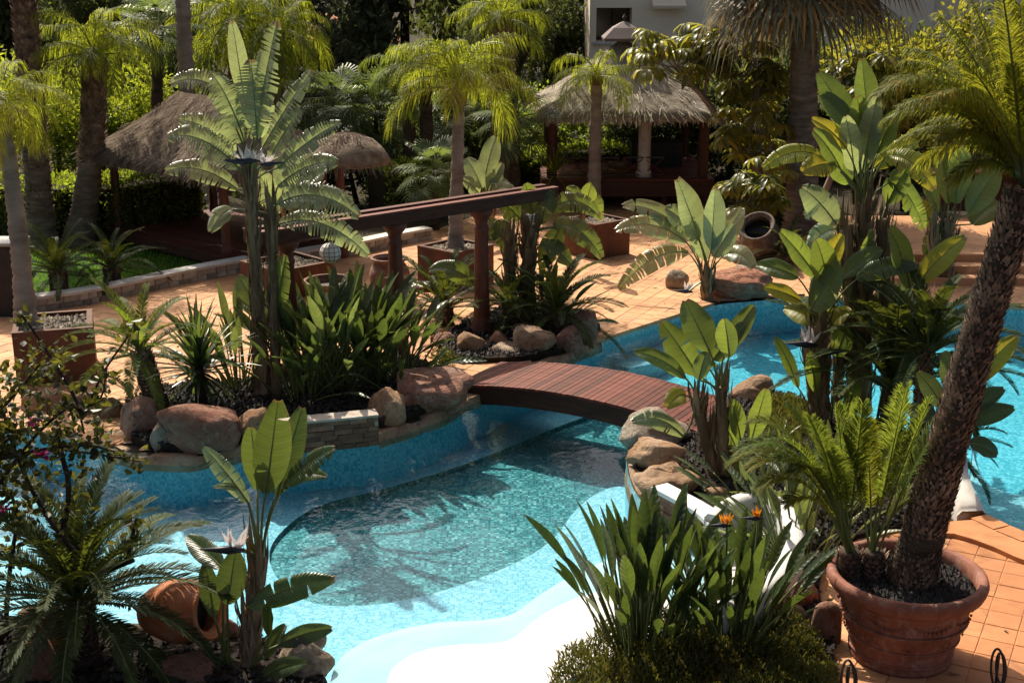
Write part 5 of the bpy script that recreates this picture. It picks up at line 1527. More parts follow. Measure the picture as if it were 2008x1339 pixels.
# at the terrace corner
strelitzia('bird of paradise with broad upright leaves at the terrace corner by the tilted jar', (1386, 584), [(0, 1386, 548, .10)],
  [((1385, 510), (1328, 352), 78, {'sp': 0, 'sag': .04}), ((1348, 462), (1222, 404), 48, {'sp': 2, 'sag': .25}), ((1345, 474), (1208, 452), 58, {'sp': 3, 'sag': .30}), ((1350, 496), (1214, 566), 56, {'sp': 6, 'sag': .32}),
   ((1395, 490), (1402, 370), 58, {'sag': .02}), ((1410, 490), (1456, 408), 48, {'sag': .08}), ((1420, 500), (1478, 524), 58, {'sag': .42, 'sp': 1}), ((1370, 470), (1305, 408), 66, {'sp': 3, 'sag': .15}), ((1400, 505), (1440, 440), 50, {'sag': .1})],
  mat='strel_g', z=.02, flowers=[(1350, 572, PI, .32, True)], seed=6)
# in front, at the near end of the bridge
strelitzia('slender bird of paradise at the near end of the bridge', (1404, 930), [(0, 1366, 790, .07), (18, 1412, 760, .065)],
  [((1368, 735), (1298, 632), 66, {'sag': .05, 'sp': 1}), ((1345, 742), (1244, 690), 42, {'sag': .2}), ((1345, 775), (1308, 800), 46, {'sag': .4, 'm': 'strel_y'}), ((1388, 720), (1460, 634), 46, {'sag': .12, 'sp': 2}),
   ((1392, 690), (1344, 590), 74, {'sag': .02}), ((1422, 690), (1478, 600), 46, {'sag': .1}), ((1370, 745), (1385, 690), 40, {}), ((1340, 855), (1240, 826), 46, {'sp': 2, 'sag': .35, 'm': 'strel_g'}),
   ((1474, 860), (1502, 762), 50, {'sag': .03, 'ground': 1450}), ((1452, 860), (1432, 785), 44, {'ground': 1440}), ((1450, 895), (1412, 822), 40, {'ground': 1440}), ((1430, 700), (1420, 625), 48, {}), ((1470, 940), (1420, 870), 36, {'ground': 1460, 'm': 'strel_y'})],
  z=.06, seed=7)
# the big clump right of the middle
strelitzia('huge bird of paradise with thick fibrous stems and yellowing leaves behind the blue basin', (1694, 800), [(0, 1694, 400, .10), (-18, 1660, 440, .08), (50, 1730, 430, .08), (130, 1800, 560, .065)],
  [((1705, 265), (1690, 116), 66, {'sag': .02}), ((1682, 270), (1606, 143), 62, {'sag': .04}), ((1672, 252), (1608, 182), 46, {'sag': .08}), ((1690, 340), (1720, 188), 50, {'sag': .03, 'm': 'strel_g'}),
   ((1676, 345), (1658, 228), 48, {'m': 'strel_g'}), ((1660, 292), (1592, 234), 38, {'m': 'strel_y'}), ((1650, 335), (1594, 256), 54, {}), ((1615, 310), (1496, 330), 50, {'sag': .35, 'm': 'strel_y', 'sp': 3}), ((1640, 325), (1572, 338), 54, {'sag': .2, 'm': 'strel_y', 'sp': 4}),
   ((1640, 440), (1572, 368), 66, {'m': 'strel_g', 'sp': 2}), ((1650, 410), (1578, 424), 54, {'m': 'strel_g', 'sp': 4, 'sag': .25}), ((1735, 310), (1832, 372), 64, {'sag': .42, 'm': 'strel_y', 'sp': 5}), ((1740, 360), (1812, 450), 60, {'sag': .34, 'sp': 6}),
   ((1650, 450), (1586, 482), 56, {'sag': .3, 'm': 'strel_g', 'sp': 5}), ((1720, 300), (1762, 220), 50, {}), ((1665, 360), (1620, 300), 60, {}), ((1740, 400), (1780, 330), 56, {'sp': 2}), ((1700, 300), (1680, 190), 60, {}), ((1715, 330), (1800, 280), 50, {'m': 'strel_y', 'sp': 3, 'sag': .2})],
  z=.06, seed=8)
# front right, in the bed between the basins
strelitzia('bird of paradise with pale cupped leaves and dark flower spathes between the two basins', (1612, 830), [(0, 1606, 640, .10), (-8, 1588, 700, .08)],
  [((1600, 540), (1530, 454), 60, {'sag': .05}), ((1612, 545), (1652, 460), 44, {'m': 'strel_y'}), ((1565, 545), (1484, 520), 48, {'sag': .15}), ((1650, 545), (1728, 488), 46, {'sag': .12}), ((1680, 548), (1798, 522), 50, {'sag': .22, 'sp': 3}),
   ((1590, 605), (1648, 520), 80, {'sag': .02, 'sp': 1}), ((1570, 590), (1498, 564), 42, {'m': 'strel_y', 'sag': .1}), ((1612, 640), (1538, 605), 56, {'m': 'strel_y', 'sag': .2}), ((1625, 640), (1668, 612), 50, {'m': 'strel_y'}), ((1785, 565), (1744, 446), 58, {'ground': 1690}),
   ((1795, 560), (1892, 464), 54, {'ground': 1720, 'm': 'strel_y', 'sag': .1}), ((1565, 760), (1520, 662), 34, {'ground': 1590}), ((1600, 770), (1585, 690), 34, {'ground': 1600}), ((1640, 700), (1660, 640), 50, {'ground': 1630}), ((1625, 560), (1600, 470), 60, {}), ((1660, 820), (1680, 740), 36, {'ground': 1640})],
  z=.06, flowers=[(1590, 676, PI * .95, .36, True), (1618, 690, -.35, .34, None)], seed=10)
strelitzia('shaded bird of paradise in front of the bar counter', (1862, 560), [(0, 1862, 430, .12), (-22, 1830, 440, .1)],
  [((1860, 400), (1838, 270), 60, {}), ((1875, 400), (1885, 285), 56, {}), ((1900, 420), (1958, 330), 60, {}), ((1905, 440), (1960, 400), 60, {'sag': .2}), ((1840, 420), (1800, 330), 56, {'sp': 3}), ((1830, 440), (1780, 390), 50, {'sp': 4, 'm': 'strel_y'}), ((1850, 450), (1815, 500), 46, {'sag': .3, 'sp': 3})],
  z=.0, seed=12, yoff=.2)
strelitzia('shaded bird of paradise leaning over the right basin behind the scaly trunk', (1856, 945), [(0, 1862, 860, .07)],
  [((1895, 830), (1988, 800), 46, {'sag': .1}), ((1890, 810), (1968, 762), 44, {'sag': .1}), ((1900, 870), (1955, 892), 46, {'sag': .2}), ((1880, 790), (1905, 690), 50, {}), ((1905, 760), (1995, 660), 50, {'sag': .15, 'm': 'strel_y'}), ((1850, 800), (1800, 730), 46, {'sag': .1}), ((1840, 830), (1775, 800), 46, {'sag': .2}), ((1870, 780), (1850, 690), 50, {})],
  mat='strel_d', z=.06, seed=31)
strelitzia('low torn bird of paradise under the thick fibrous stems', (1640, 800), [(0, 1650, 640, .07), (40, 1690, 620, .07)],
  [((1640, 590), (1570, 500), 60, {'sp': 5, 'm': 'strel_g'}), ((1665, 570), (1640, 470), 56, {'sp': 3}), ((1700, 570), (1745, 500), 54, {'sp': 4}), ((1715, 590), (1800, 590), 54, {'sp': 6, 'sag': .3}), ((1640, 620), (1560, 620), 50, {'sp': 4, 'sag': .3, 'm': 'strel_y'}), ((1690, 560), (1705, 450), 56, {'sp': 3}), ((1720, 640), (1790, 680), 50, {'sp': 5, 'sag': .35}), ((1660, 640), (1600, 690), 48, {'sp': 4, 'sag': .3})],
  mat='strel', z=.06, seed=32)
# bottom left, in front of the pool
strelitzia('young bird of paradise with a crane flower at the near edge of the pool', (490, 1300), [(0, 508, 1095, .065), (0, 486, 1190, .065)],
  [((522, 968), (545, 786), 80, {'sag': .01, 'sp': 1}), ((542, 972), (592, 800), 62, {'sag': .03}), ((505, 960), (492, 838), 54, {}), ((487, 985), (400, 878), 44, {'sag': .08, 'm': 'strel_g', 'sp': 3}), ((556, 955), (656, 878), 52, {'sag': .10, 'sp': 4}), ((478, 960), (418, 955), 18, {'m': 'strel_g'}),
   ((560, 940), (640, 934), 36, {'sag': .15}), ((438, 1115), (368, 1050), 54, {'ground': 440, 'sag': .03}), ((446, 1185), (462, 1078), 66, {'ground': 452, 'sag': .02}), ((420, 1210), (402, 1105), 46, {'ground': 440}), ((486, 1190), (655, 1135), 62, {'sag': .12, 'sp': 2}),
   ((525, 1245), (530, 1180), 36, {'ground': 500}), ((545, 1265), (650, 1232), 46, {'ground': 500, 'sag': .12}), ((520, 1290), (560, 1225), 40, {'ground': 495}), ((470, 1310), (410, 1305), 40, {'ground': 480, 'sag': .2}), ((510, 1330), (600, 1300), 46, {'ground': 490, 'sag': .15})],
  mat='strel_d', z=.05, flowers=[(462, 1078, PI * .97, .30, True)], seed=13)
# small ones in the far planter
strelitzia('young paddle-leaved plant in the steel planter by the gazebo', (1140, 470), [(0, 1142, 420, .06)],
  [((1140, 395), (1110, 370), 40, {'sp': 3}), ((1150, 385), (1178, 432), 44, {'sp': 4, 'sag': .5}), ((1130, 400), (1085, 420), 36, {'sp': 3, 'sag': .4}), ((1150, 400), (1160, 360), 36, {})], mat='strel', z=pd_z, seed=14)
strelitzia('pale banana-like plant beside the yellow palm trunk', (950, 470), [(0, 950, 400, .08), (10, 965, 410, .07)],
  [((950, 350), (972, 268), 44, {'m': 'strel_g'}), ((960, 360), (1000, 372), 34, {'sag': .4, 'sp': 4}), ((945, 370), (915, 310), 44, {}), ((955, 370), (950, 300), 40, {}), ((965, 380), (1010, 380), 34, {'sag': .5, 'sp': 4}), ((940, 380), (905, 350), 40, {'sp': 2}), ((958, 380), (985, 320), 40, {})], mat='strel_g', z=0, seed=15)

# ---- crane-flower clumps
def cl(label, px, py, n, hpx, wpx, mt='regina', z=.08, lean=(0, 5), seed=3, dy=.35, group=None, az=None):
    f = G(px, py, z); s = ppm(f.y, .4)
    return clump(label, f, n, hpx / s, (wpx / s / 2, dy), mt, group, lean, seed=seed, az=az)
c1 = cl('dense crane-flower clump in front of the white curved wall', 1262, 1262, 100, 275, 170, lean=(0, 2.7), seed=21, dy=.4, z=.06)
c2 = cl('crane-flower clump with two orange flowers beside the white curved wall', 1425, 1262, 90, 250, 170, lean=(0, 3.0), seed=22, dy=.4, z=.06)
for (fx, fy, an) in ((1425, 1030, PI * .95), (1487, 1016, PI * .95)):
    Yf = c2.location.y + .1; q = P(fx, fy, Yf) - c2.location
    m = MB(); m.tube(bez(V((q.x * .5, 0, 0)), V((q.x * .9, 0, q.z * .6)), q, 8), .010, 5); m.build('flower_stalk', M['petiole'], c2)
    crane_flower(c2, q, an, .17, False)
cl('grey-green narrow-leaved clump behind the white curved wall', 1560, 1090, 55, 210, 150, 'regina_l', .06, (0, 4), 23)
cl('narrow-leaved clump below the feathery cycad', 1480, 1010, 40, 150, 120, 'regina_l', .06, (1, 5), 24)
cl('spiky low clump between the boulders and the cycad', 1620, 1000, 40, 170, 120, 'regina_l', .06, (0, 4.5), 25)
for i, (x, y, n_, h_, w_, lab) in enumerate([(600, 770, 54, 210, 110, 'leafy crane-flower clump right beside the stem of the tallest bird of paradise'), (660, 755, 58, 220, 110, 'lighter green crane-flower clump behind the stacked stone wall'),
      (720, 745, 54, 200, 100, 'tall dark crane-flower clump behind the rounded tan boulder'), (775, 735, 48, 170, 90, 'crane-flower clump behind the big brown boulder'), (640, 725, 46, 200, 110, 'crane-flower clump at the back of the bed before the clay bowl'), (700, 715, 46, 190, 100, 'crane-flower clump at the foot of the left pergola column')]):
    cl(lab, x, y, n_, h_, w_, ('regina', 'regina_l')[i == 1], .1, (0, 4), 30 + i, .45, 'crane-flower clumps in the left bed')
cl('orange-flowered crane clump at the back of the left bed', 610, 690, 30, 150, 130, 'regina', .1, (0, 3.5), 41)
cl('broad-leaved clump under the tallest bird of paradise', 470, 760, 28, 190, 90, 'regina_l', .1, (0, 4), 42)
cl('low leafy clump at the corner of the left bed by the bridge', 790, 765, 20, 110, 80, 'regina', .1, (1, 5), 43)
cl('dark clump under the pergola column beside the arching bird of paradise', 1062, 640, 36, 120, 110, 'regina', .08, (0, 5), 44)
f = G(868, 728, .1)
tree('small green herb tuft at the far end of the bridge', f, .34, .20, 'broad', name='herb_tuft', n=700, leaf=.05, low=.1, trunk_r=.02, seed=1, variants=1)

# ---- cycads and yuccas
def cyc(label, px, py, trunk_px, r_px, nf, Lpx, style='cycad', z=0.0, elev=None, lean=0.0, bark='bark_dark', boot=.05, name='cycad', group=None, az0=None):
    f = G(px, py, z); s = ppm(f.y, .3); h = trunk_px / s
    return palm(label, f, f + V((lean / s, 0, h)), r_px / s, r_px / s * .85, style, nf, Lpx / s, bark, group, elev, name=name, boot=boot, cat='cycad', ring=.05, az0=az0)
cyc('potted-size cycad with a leaning dark trunk at the end of the left bed', 312, 800, 118, 22, 26, 165, 'cycad_l', .1, (0, 1, 1, 2, 2, 3, 3, 4), -28)
cyc('low cycad behind the upright boulder', 262, 800, 20, 14, 16, 80, 'cycad', .1, (1, 2, 3, 3, 4))
cyc('dark cycad on the lawn beside the grey palm', 118, 582, 52, 18, 30, 125, z=-.01)
cyc('dark cycad on the lawn before the pavilion deck', 222, 566, 42, 17, 28, 110, z=-.01)
cyc('cycad with arching fronds at the foot of the pergola column', 872, 636, 36, 18, 30, 140, z=0)
cyc('cycad hanging over the boulders at the pool corner', 1090, 650, 38, 18, 34, 150, z=.08)
cyc('shaded cycad between the stems of the bird of paradise', 1000, 640, 40, 16, 22, 120, z=.08)
cyc('big dark cycad over the near left edge of the pool', 165, 1292, 128, 30, 52, 300, z=.05, elev=(0, 0, 1, 1, 1, 2, 2, 2, 3, 3, 3, 4))
cyc('dark date palm sapling behind the pale cupped leaves', 1745, 830, 70, 20, 34, 290, 'cycad', .06, (0, 0, 0, 1, 1, 1, 2, 2, 3))
cyc('dark date palm with a short stem between the thick fibrous stems and the scaly trunk', 1800, 868, 190, 16, 30, 215, 'cycad', .06, (0, 0, 1, 1, 1, 2, 2, 3, 3, 4))
cyc('cycad leaning over the right basin behind the palm trunk', 1850, 900, 30, 20, 22, 130, 'cycad', .06, (1, 2, 2, 3, 3, 4))
cyc('shaded cycad under the tilted jar', 1540, 520, 20, 14, 22, 100, z=0)
rosette('spiky dark yucca above the big red boulder', G(395, 795, .1), .55, 90, .95, 'regina')
rosette('small spiky plant in the left bed beside the yucca', G(690, 775, .1), .1, 30, .5, 'regina_l', ks=(0, 1, 2, 3, 3, 4))
for x, y, L_ in ((1500, 905, .5), (1530, 870, .45)):
    rosette('small sword-leaved plant in the island bed beside the feathery cycad', G(x, y, .06), .05, 24, L_, 'regina_l', 'sword_plant', group='sword plants in the island bed', ks=(0, 1, 2, 3, 3, 4))
rosette('orange-tinged bromeliad on a stand before the gazebo', G(1085, 415, 0), .95, 34, .75, 'feather_s', 'bromeliad', ks=(0, 1, 1, 2, 2, 3, 3, 4, 4))

# ---- leaning palm in the great pot and its feathery companions
pb_ = P(1788, 1118, pc.y + .02); pt_ = P(2006, 372, pc.y + .25)
lp = empty('leaning_palm', 'leaning feather palm with a rough scaly trunk growing from the great pot', 'palm', V((pb_.x, pb_.y, .70 * PZ)))
fo_ = lp.location
bp0 = V((0, 0, -.02)); tp0 = pt_ - fo_; md = P(1862, 860, pc.y + .1) - fo_
pts = bez(bp0, md * 2 - (bp0 + tp0) * .5, tp0, 24)
trunk_mb(pts, .19, .135, 16, .06, .05, .12).build('trunk', M['bark_dark'], lp, smooth=True)
boots(lp, pts, lambda t: (.19 - .055 * t + .025 * math.exp(-t * 12)) * (1 + .06 * noise.noise(V((t * 9, 0, 0)))), 104, 22, .052, up=1.0)
def frond_to(root, c, tipx, tipy, Y, arc, nl, lmax, ld, w, mt, vee=.15, fwd=(25, 62), t0=.16, rach=.016):
    t = P(tipx, tipy, Y) - root.location; L = (t - c).length
    d = feather(bez(c, (c + t) * .5 + UP * arc * L, t, 14), nl, lmax, ld, w, vee, t0, rach, fwd)
    return d.build('frond', [M[mt], M['petiole']], root)
for i, (tx, ty, arc) in enumerate([(1722, 182, .30), (1758, 278, .34), (1752, 150, .22), (1790, 95, .20), (1842, 32, .16), (1895, -20, .12), (1955, -70, .08), (2070, -40, .1), (1740, 232, .34), (1806, 318, .38), (2130, 120, .2),
                                   (2170, 260, .3), (1880, 120, .16), (2000, 10, .05), (1930, 150, .08), (1868, 345, .36), (2090, 360, .3), (1830, 190, .26), (1985, 130, .02), (1770, 205, .30), (1800, 250, .34), (1775, 120, .22), (1870, 60, .14), (1820, 140, .2), (1920, 40, .1), (1850, 270, .34)]):
    frond_to(lp, tp0 + V((0, 0, .02)), tx, ty, pc.y + .25 + rp.uniform(-.9, .7), arc * 1.55, 210, .31, .85, .0046, 'feather_s', .10, (32, 60))
for (bx, by, lab, tips) in ((1668, 1075, 'feathery young palm at the left rim of the great pot', [(1455, 882, .28), (1476, 828, .25), (1548, 800, .12), (1590, 822, .10), (1602, 845, .16), (1692, 792, .05), (1500, 952, .3), (1550, 985, .28), (1640, 800, .06), (1530, 900, .2), (1480, 915, .3), (1440, 905, .34), (1510, 860, .2), (1560, 925, .3), (1625, 880, .12)]),
                            (1716, 1062, 'feathery young palm against the scaly trunk in the great pot', [(1776, 762, .04), (1822, 790, .06), (1700, 830, .04), (1850, 830, .14), (1808, 978, .3), (1655, 860, .08), (1745, 800, .03)])):
    q = P(bx, by, pc.y + .12); q.z = .70 * PZ
    r_ = empty('young_palm', lab, 'palm', q)
    boots_p = [V((0, 0, -.02)), V((0, 0, .12)), V((0, 0, .26))]
    trunk_mb(boots_p, .11, .09, 10, .05, .06, .1).build('trunk', M['bark_dark'], r_, smooth=True)
    boots(r_, boots_p, .10, 6, 12, .05)
    for tx, ty, arc in tips:
        frond_to(r_, V((rp.uniform(-.04, .04), rp.uniform(-.04, .04), .26)), tx, ty, q.y + rp.uniform(-.35, .35), arc * 1.9, 160, .29, .45, .0042, 'feather_s' if rp.random() < .4 else 'feather_g', .28, (35, 62), .30, .012)

# ---- ground cover at the bottom
d = MB(); gc = gpoly([(1075, 1345), (1150, 1290), (1230, 1240), (1330, 1225), (1430, 1200), (1530, 1205), (1590, 1270), (1640, 1345), (1640, 1440), (1075, 1440)], 0, 1)
xs = [p.x for p in gc]; ys = [p.y for p in gc]; k = 0
while k < 26000:
    x = rp.uniform(min(xs), max(xs)); y = rp.uniform(min(ys), max(ys))
    k += 1
    if not inside((x, y), gc): continue
    hh = .10 + .14 * (noise.noise(V((x * 2.2, y * 2.2, 0))) + .6); z = .05 + hh * rp.random() ** .6
    dr = V((rp.gauss(0, .6), rp.gauss(0, .6), 1)).normalized(); s_ = dr.cross(V((rp.gauss(0, 1), rp.gauss(0, 1), .1))).normalized() * .007; l = rp.uniform(.03, .07); p = V((x, y, z))
    d.add([p - s_, p + s_, p + dr * l + s_ * .6, p + dr * l - s_ * .6], [(0, 1, 2, 3)])
o = d.build('ground_cover', M['heather']); tag(o, 'low olive and reddish ground cover under the crane-flower clumps', 'ground cover'); o['kind'] = 'stuff'
d = MB(); gc = gpoly([(1480, 800), (1560, 790), (1600, 830), (1560, 880), (1480, 870)], 0, 1); k = 0
xs = [p.x for p in gc]; ys = [p.y for p in gc]
while k < 5000:
    x = rp.uniform(min(xs), max(xs)); y = rp.uniform(min(ys), max(ys)); k += 1
    if not inside((x, y), gc): continue
    z = .05 + .16 * rp.random() * (noise.noise(V((x * 2, y * 2, 0))) + 1); dr = V((rp.gauss(0, .6), rp.gauss(0, .6), 1)).normalized(); s_ = dr.cross(V((rp.gauss(0, 1), rp.gauss(0, 1), .1))).normalized() * .008; l = rp.uniform(.03, .08); p = V((x, y, z))
    d.add([p - s_, p + s_, p + dr * l + s_ * .6, p + dr * l - s_ * .6], [(0, 1, 2, 3)])
o = d.build('ground_cover', M['heather']); tag(o, 'brownish creeping cover beside the pinkish boulder beyond the bridge', 'ground cover'); o['kind'] = 'stuff'
# ================================================================== PLANTING: palms and trees behind
def at(px, py, z=0.0): return G(px, py, z)
def pm(label, bx, by, tx, ty, rpx, r1px, style, nf, Lpx, z=0.0, Y=None, **k):
    f = G(bx, by, z) if Y is None else V((P(bx, by, Y).x, Y, z)); s = ppm(f.y, 2)
    return palm(label, f, P(tx, ty, f.y), rpx / s, r1px / s, style, nf, Lpx / s, **k)
E_UP = (0, 0, 1, 1, 1, 2, 2, 2, 3, 3)
E_DR = (1, 1, 2, 2, 2, 3, 3, 3, 4, 4)
pm('grey smooth-trunked feather palm rising from the rusty planter by the lawn wall', 52, 640, 6, 225, 20, 14, 'queen', 20, 150, z=pa_z, Y=pa_c.y, bark='bark_grey', elev=E_DR, shaft=.35, bend=.05)
pm('tall dark rough-trunked palm between the grey palm and the hedge', 84, 486, 36, -150, 25, 20, 'queen_g', 18, 170, bark='bark_rings', elev=E_UP, boot=.09)
pm('rough-trunked feather palm with a broad drooping crown left of the pavilion', 152, 478, 184, 108, 26, 20, 'queen', 24, 145, bark='bark_rings', elev=(0, 1, 1, 2, 2, 2, 3, 3), boot=-.09, bend=.25)
pm('slim straight palm trunk rising through the pavilion roof line', 378, 440, 350, -160, 17, 13, 'queen_g', 12, 120, bark='bark_grey')
pm('yellow feather palm with long hanging fronds behind the pavilion', 440, 372, 468, 30, 15, 12, 'queen', 22, 170, elev=E_DR)
pm('yellow drooping palm half hidden by the tallest bird of paradise', 545, 375, 548, 60, 13, 10, 'queen', 16, 130, elev=E_DR)
pm('yellow-green feather palm standing in the steel planter behind the pergola', 893, 512, 900, 190, 14, 11, 'queen', 24, 172, z=pc_z, Y=pc_c.y, bark='bark_grey', elev=(0, 0, 0, 1, 1, 1, 1, 2, 2, 2, 3), shaft=.25)
pm('slim palm with a flat drooping crown in front of the gazebo', 1164, 420, 1170, 158, 14, 10, 'queen', 12, 112, bark='bark_grey', elev=(1, 2, 2, 2, 3, 3, 3), shaft=.2)
pm('dark thick-trunked palm behind the yellow-green feather palm', 986, 400, 984, 40, 26, 22, 'queen', 18, 120, bark='bark_rings', elev=(0, 1, 1, 2, 2, 3), boot=.1)
for i, (bx, tx, ty, lab) in enumerate(((805, 800, 130, 'slim dark palm beside the bushy fan palm in the grove'), (838, 834, 120, 'slim dark palm next to the trunk of the yellow-green feather palm'))):
    pm(lab, bx, 410, tx, ty, 14, 12, 'queen_g', 12, 110, bark='bark_dark', elev=E_DR, group='dark trunks in the grove')
# fan palms
def fp(label, bx, by, tx, ty, rpx, n, Lpx, **k):
    f = G(bx, by, 0); s = ppm(f.y, 2); return fan_palm(label, f, P(tx, ty, f.y), rpx / s, n, Lpx / s, **k)
WS = fp('massive fan palm with a skirt of dry grey-green leaves over the bird of paradise', 1572, 452, 1578, -38, 31, 64, 215, mt='fan_dry', els=(70, 58, 46, 34, 24, 14, 4, -6), droop=1.1, bark='bark_rings')
fp('bushy fan palm in the grove behind the thatched parasol', 740, 400, 742, 225, 12, 26, 115)
fp('green fan palm behind the torn leaves of the tallest bird of paradise', 650, 400, 655, 210, 12, 24, 105)
fp('fan palm beside the slim straight trunk', 305, 420, 310, 60, 13, 24, 105)
fp('low fan palm beside the trunk of the yellow-green palm', 850, 450, 855, 335, 10, 22, 90)
fp('dark fan palm right of the thick-trunked palm', 1010, 410, 1012, 235, 11, 22, 100)
fp('shaded fan palm behind the slim gazebo palm', 905, 380, 905, 215, 12, 22, 100)
# umbrella trees
def whorl_mesh(v):
    key = ('whorl', v)
    if key in FR: return FR[key]
    rg = random.Random(v + 77); d = MB(); n = 11
    for i in range(n):
        a = 2 * PI * i / n + rg.uniform(-.15, .15); el = rg.uniform(-.9, -.25); o = V((math.cos(a) * math.cos(el), math.sin(a) * math.cos(el), math.sin(el))); o0 = V((math.cos(a), math.sin(a), .15))
        s_ = V((-math.sin(a), math.cos(a), 0)); l = rg.uniform(.8, 1.1); p0 = o0 * .18; p1 = p0 + (o0 * .4 + o * .6) * l * .4; p2 = p0 + o * l * .75 + o0 * .1; p3 = p0 + o * l + V((0, 0, -.06)); w = .16
        d.tube([(0, 0, 0), p0], .012, 4, 1, False)
        up = s_.cross(o).normalized() * -.05
        d.add([p0, p1 + s_ * w + up, p1, p1 - s_ * w + up, p2 + s_ * w * .8 + up, p2, p2 - s_ * w * .8 + up, p3], [(0, 2, 1), (0, 3, 2), (1, 2, 5, 4), (2, 3, 6, 5), (4, 5, 7), (5, 6, 7)], 0)
    FR[key] = d.mesh('leaf_whorl', [M['umb'], M['petiole']], True); return FR[key]
def umbrella_tree(label, bx, by, pathpx, box, n, Lpx, rpx=8, seed=1, dy=.9, yoff=0.0):
    f = G(bx, by, 0) + V((0, yoff, 0)); s = ppm(f.y, 2); root = empty('umbrella_tree', label, 'tree', f); rg = random.Random(seed)
    pts = [V((0, 0, -.05))] + [P(x, y, f.y) - f for x, y in pathpx]; pts = smooth_poly(pts, 2, False)
    m = MB(); m.tube(pts, [rpx / s * (1 - .45 * i / len(pts)) for i in range(len(pts))], 8); m.build('trunk', M['bark_grey'], root, smooth=True)
    for i in range(n):
        x = rg.uniform(box[0], box[2]); y = rg.uniform(box[1], box[3]); e = P(x, y, f.y + rg.uniform(-dy, dy)) - f
        st = lerp_path(pts, rg.uniform(.6, 1.0)); b = MB(); b.tube(bez(st, (st + e) / 2 + V((0, 0, -.1)), e, 4), [.025, .02, .018, .014, .01], 5); b.build('branch', M['bark_grey'], root)
        for _ in range(2):
            inst('leaf_whorl', whorl_mesh(rg.randrange(3)), root, e + V((rg.gauss(0, .12), rg.gauss(0, .12), rg.gauss(0, .10))), (rg.uniform(-.3, .3), rg.uniform(-.3, .3), rg.uniform(0, 6)), Lpx / s * rg.uniform(.75, 1.15))
    return root
umbrella_tree('leaning umbrella tree with whorled leaves in front of the gazebo roof', 1468, 345, [(1440, 275), (1380, 190), (1325, 130)], (1262, 45, 1415, 150), 30, 32, seed=1, yoff=-6.6)
umbrella_tree('upright umbrella tree between the gazebo and the massive fan palm', 1500, 470, [(1490, 330), (1485, 200), (1480, 120)], (1425, 95, 1525, 330), 38, 34, seed=2, dy=.9, yoff=1.6)
umbrella_tree('umbrella tree behind the massive fan palm', 1640, 440, [(1650, 300), (1650, 150)], (1640, 80, 1760, 260), 30, 36, seed=3, dy=1.0, yoff=2.0)
umbrella_tree('low umbrella tree left of the tilted jar', 1460, 490, [(1450, 440), (1450, 400)], (1420, 320, 1530, 440), 18, 34, rpx=5, seed=4, dy=.5)
# hedges
hedge('clipped sunlit hedge behind the lawn', [(-60, 455), (60, 462), (180, 468), (280, 458), (372, 440)], 1.25, 1.0)
hedge('rounded hedge between the parasol and the grove', [(740, 425), (800, 418), (862, 412)], 1.15, 1.0, seed=5)
hedge('bright hedge behind the gazebo posts', [(990, 385), (1080, 372), (1215, 362)], 1.05, 1.0, seed=6)
hedge('shaded hedge right of the jar under the umbrella trees', [(1420, 430), (1500, 440), (1560, 446)], .7, .8, 'dark', seed=7)
# bright broadleaf shrubs behind the left palms
for i, (x, y, h_, r_) in enumerate(((120, 372, 3.1, 1.4), (205, 368, 2.3, 1.2), (275, 365, 3.0, 1.35), (330, 362, 2.4, 1.2), (-10, 370, 3.2, 1.5))):
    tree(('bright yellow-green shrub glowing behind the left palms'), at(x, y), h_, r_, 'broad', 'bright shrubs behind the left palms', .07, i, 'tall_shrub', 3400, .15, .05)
for i, (x, y, h_, r_) in enumerate(((1085, 335, 2.3, 1.2), (1180, 332, 2.1, 1.1), (1010, 345, 1.6, 1.0))):
    tree('yellow-green bush seen between the gazebo posts', at(x, y), h_, r_, 'hedge', 'bushes behind the gazebo', .06, i, 'garden_bush', 2800, .14, .03)
for i, (x, y, h_, r_, lab) in enumerate(((770, 400, 1.8, 1.0, 'dark bush behind the rounded hedge'), (700, 395, 1.9, 1.0, 'dark bush right behind the thatched parasol'), (610, 400, 2.0, 1.1, 'dark bush between the pavilion and the thatched parasol'), (1250, 345, 2.6, 1.5, 'dark bush behind the stone column of the gazebo'),
      (1370, 340, 2.7, 1.5, 'dark bush behind the right post of the gazebo'), (560, 410, 1.8, 1.0, 'dark bush beside the pavilion deck behind the tallest bird of paradise'), (940, 380, 2.2, 1.2, 'dark bush behind the pale banana-like plant'), (870, 360, 2.6, 1.2, 'dark bush behind the trunk of the yellow-green feather palm'))):
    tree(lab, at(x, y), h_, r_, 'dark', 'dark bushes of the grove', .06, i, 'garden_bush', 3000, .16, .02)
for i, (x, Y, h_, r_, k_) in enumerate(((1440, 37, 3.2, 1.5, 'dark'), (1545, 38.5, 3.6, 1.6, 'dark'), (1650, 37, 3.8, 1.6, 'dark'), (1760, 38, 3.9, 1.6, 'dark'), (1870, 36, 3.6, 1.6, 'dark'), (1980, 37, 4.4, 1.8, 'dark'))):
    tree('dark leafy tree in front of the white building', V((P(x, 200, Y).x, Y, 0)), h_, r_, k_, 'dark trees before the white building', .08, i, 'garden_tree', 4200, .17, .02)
for i, (x, Y, h_, r_) in enumerate(((1690, 33, 4.2, 1.1), (1790, 32, 3.9, 1.1), (1860, 34, 4.3, 1.2))):
    tree('yellowish leafy tree right of the massive fan palm', V((P(x, 200, Y).x, Y, 0)), h_, r_, 'umbl', 'yellowish trees right of the fan palm', .07, i, 'garden_tree', 3000, .16, .35, mt='umb')
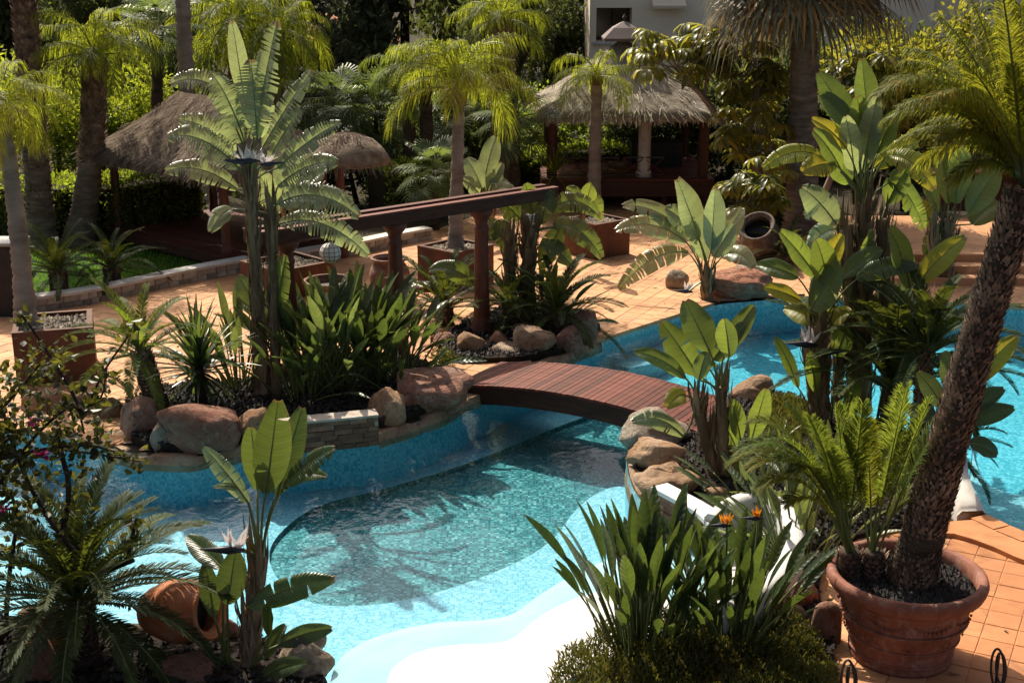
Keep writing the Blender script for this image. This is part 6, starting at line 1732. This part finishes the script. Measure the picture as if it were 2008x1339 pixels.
# big dark trees of the background
bgt = []
rr_ = random.Random(5)
for i, px in enumerate(range(-260, 2300, 150)):
    Y = 60 + (i % 3) * 6; bgt.append((px + rr_.uniform(-30, 30), Y, 16.0 + rr_.uniform(0, 4), 4.6, 'dark'))  # height raised beyond view to keep bright sky out of the water's reflection
for i, px in enumerate((-200, -20, 120, 230, 1020, 1100, 330)):
    Y = 46 + (i % 2) * 4; bgt.append((px + rr_.uniform(-20, 20), Y, 5.6 + rr_.uniform(0, 1.8), 2.3, 'dark'))
for px, Y, h_, r_, k in bgt:
    if 620 < px < 720: continue
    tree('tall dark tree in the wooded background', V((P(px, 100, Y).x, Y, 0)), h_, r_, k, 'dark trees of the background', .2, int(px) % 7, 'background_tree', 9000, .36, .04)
for i, (px, Y, h_, r_) in enumerate(((600, 62, 7, 2.6), (712, 68, 2.6, 1.6), (640, 64, 2.4, 1.4), (1080, 64, 8, 3), (760, 60, 7.5, 2.6))):
    tree('grey-green pine in front of the salmon villa', V((P(px, 100, Y).x, Y, 0)), h_, r_, 'pine', 'grey-green pines by the villa', .16, i, 'pine_tree', 4600, .24, .12)

# ---- bougainvillea close to the camera on the left
YB = 10.6
bf = V((P(-70, 1340, YB).x, YB, 0))
bou = empty('bougainvillea', 'dark woody shrub with a few magenta blooms overhanging the near left corner', 'shrub', bf)
br_paths = [([(-70, 1345), (-20, 1265), (60, 1195), (150, 1140), (262, 1098)], 11), ([(105, 1165), (118, 1060), (140, 960), (118, 880), (112, 840)], 8), ([(185, 1125), (110, 1040), (60, 960), (20, 860), (0, 780)], 6),
            ([(10, 1240), (20, 1100), (40, 1000), (0, 940)], 6), ([(250, 1100), (262, 1040), (268, 1015)], 5), ([(-10, 960), (60, 860), (150, 780), (165, 850)], 4), ([(165, 815), (120, 730), (60, 640), (40, 615)], 4), ([(165, 815), (200, 730), (255, 655), (265, 630)], 3),
            ([(0, 900), (80, 880), (170, 870), (225, 885)], 4), ([(-20, 830), (40, 760), (90, 700)], 4), ([(150, 800), (200, 790), (210, 720)], 3), ([(110, 880), (190, 890), (275, 905)], 3), ([(-30, 1000), (-10, 900), (30, 830)], 5)]
sy = ppm(YB, 2.5)
for k, (pp, w) in enumerate(br_paths):
    ys = [YB + rp.uniform(-.25, .25)] * len(pp)
    pts = smooth_poly([P(x, y, YB + .12 * math.sin(k * 2 + i)) - bf for i, (x, y) in enumerate(pp)], 2, False)
    m = MB(); m.tube(pts, [w / sy * (1 - .6 * i / len(pts)) for i in range(len(pts))], 7); b = m.build('branch', M['bark_dark'], bou, smooth=True)
    d = MB(); n_ = 0 if k == 0 else (200 if w > 5 else 250) if k not in (6, 7, 10, 8, 11, 4) else 60
    for _ in range(n_):
        t = rp.uniform(.35 if w > 5 else .15, 1.0); sp_ = .13 if k not in (6, 7, 10, 8, 11, 4) else .05
        p = lerp_path(pts, t) + V((rp.gauss(0, sp_), rp.gauss(0, sp_), rp.gauss(0, sp_ * .8)))
        dr = V((rp.gauss(0, 1), rp.gauss(0, 1), rp.gauss(-.2, .8))).normalized(); s_ = dr.cross(V((rp.gauss(0, 1), rp.gauss(0, 1), rp.gauss(0, 1)))).normalized(); l = rp.uniform(.05, .10); wv = l * .33; nn = s_.cross(dr) * l * .1
        d.add([p, p + dr * l * .35 + s_ * wv + nn, p + dr * l * .7 + s_ * wv * .7 + nn * .6, p + dr * l, p + dr * l * .7 - s_ * wv * .7 + nn * .6, p + dr * l * .35 - s_ * wv + nn, p + dr * l * .5], [(0, 1, 6), (1, 2, 6), (2, 3, 6), (3, 4, 6), (4, 5, 6), (5, 0, 6)])
    if n_:
        o = d.build('leaves', M['bougain'], b); o['kind'] = 'stuff'
for fx, fy, s in ((80, 895, .085), (68, 828, .07), (8, 1000, .06)):
    q = P(fx, fy, YB - .12) - bf; d = MB()
    for i in range(9):
        a = 2.4 * i; el = rp.uniform(-.4, .9); dr = V((math.cos(a) * math.cos(el), math.sin(a) * math.cos(el), math.sin(el))); s_ = dr.cross(UP).normalized() * s * .45; nn = s_.cross(dr).normalized() * s * .2
        d.add([q, q + dr * s * .6 + s_ + nn, q + dr * s * 1.15, q + dr * s * .6 - s_ + nn], [(0, 1, 2), (0, 2, 3)])
    d.build('bloom', M['petal'], bou)
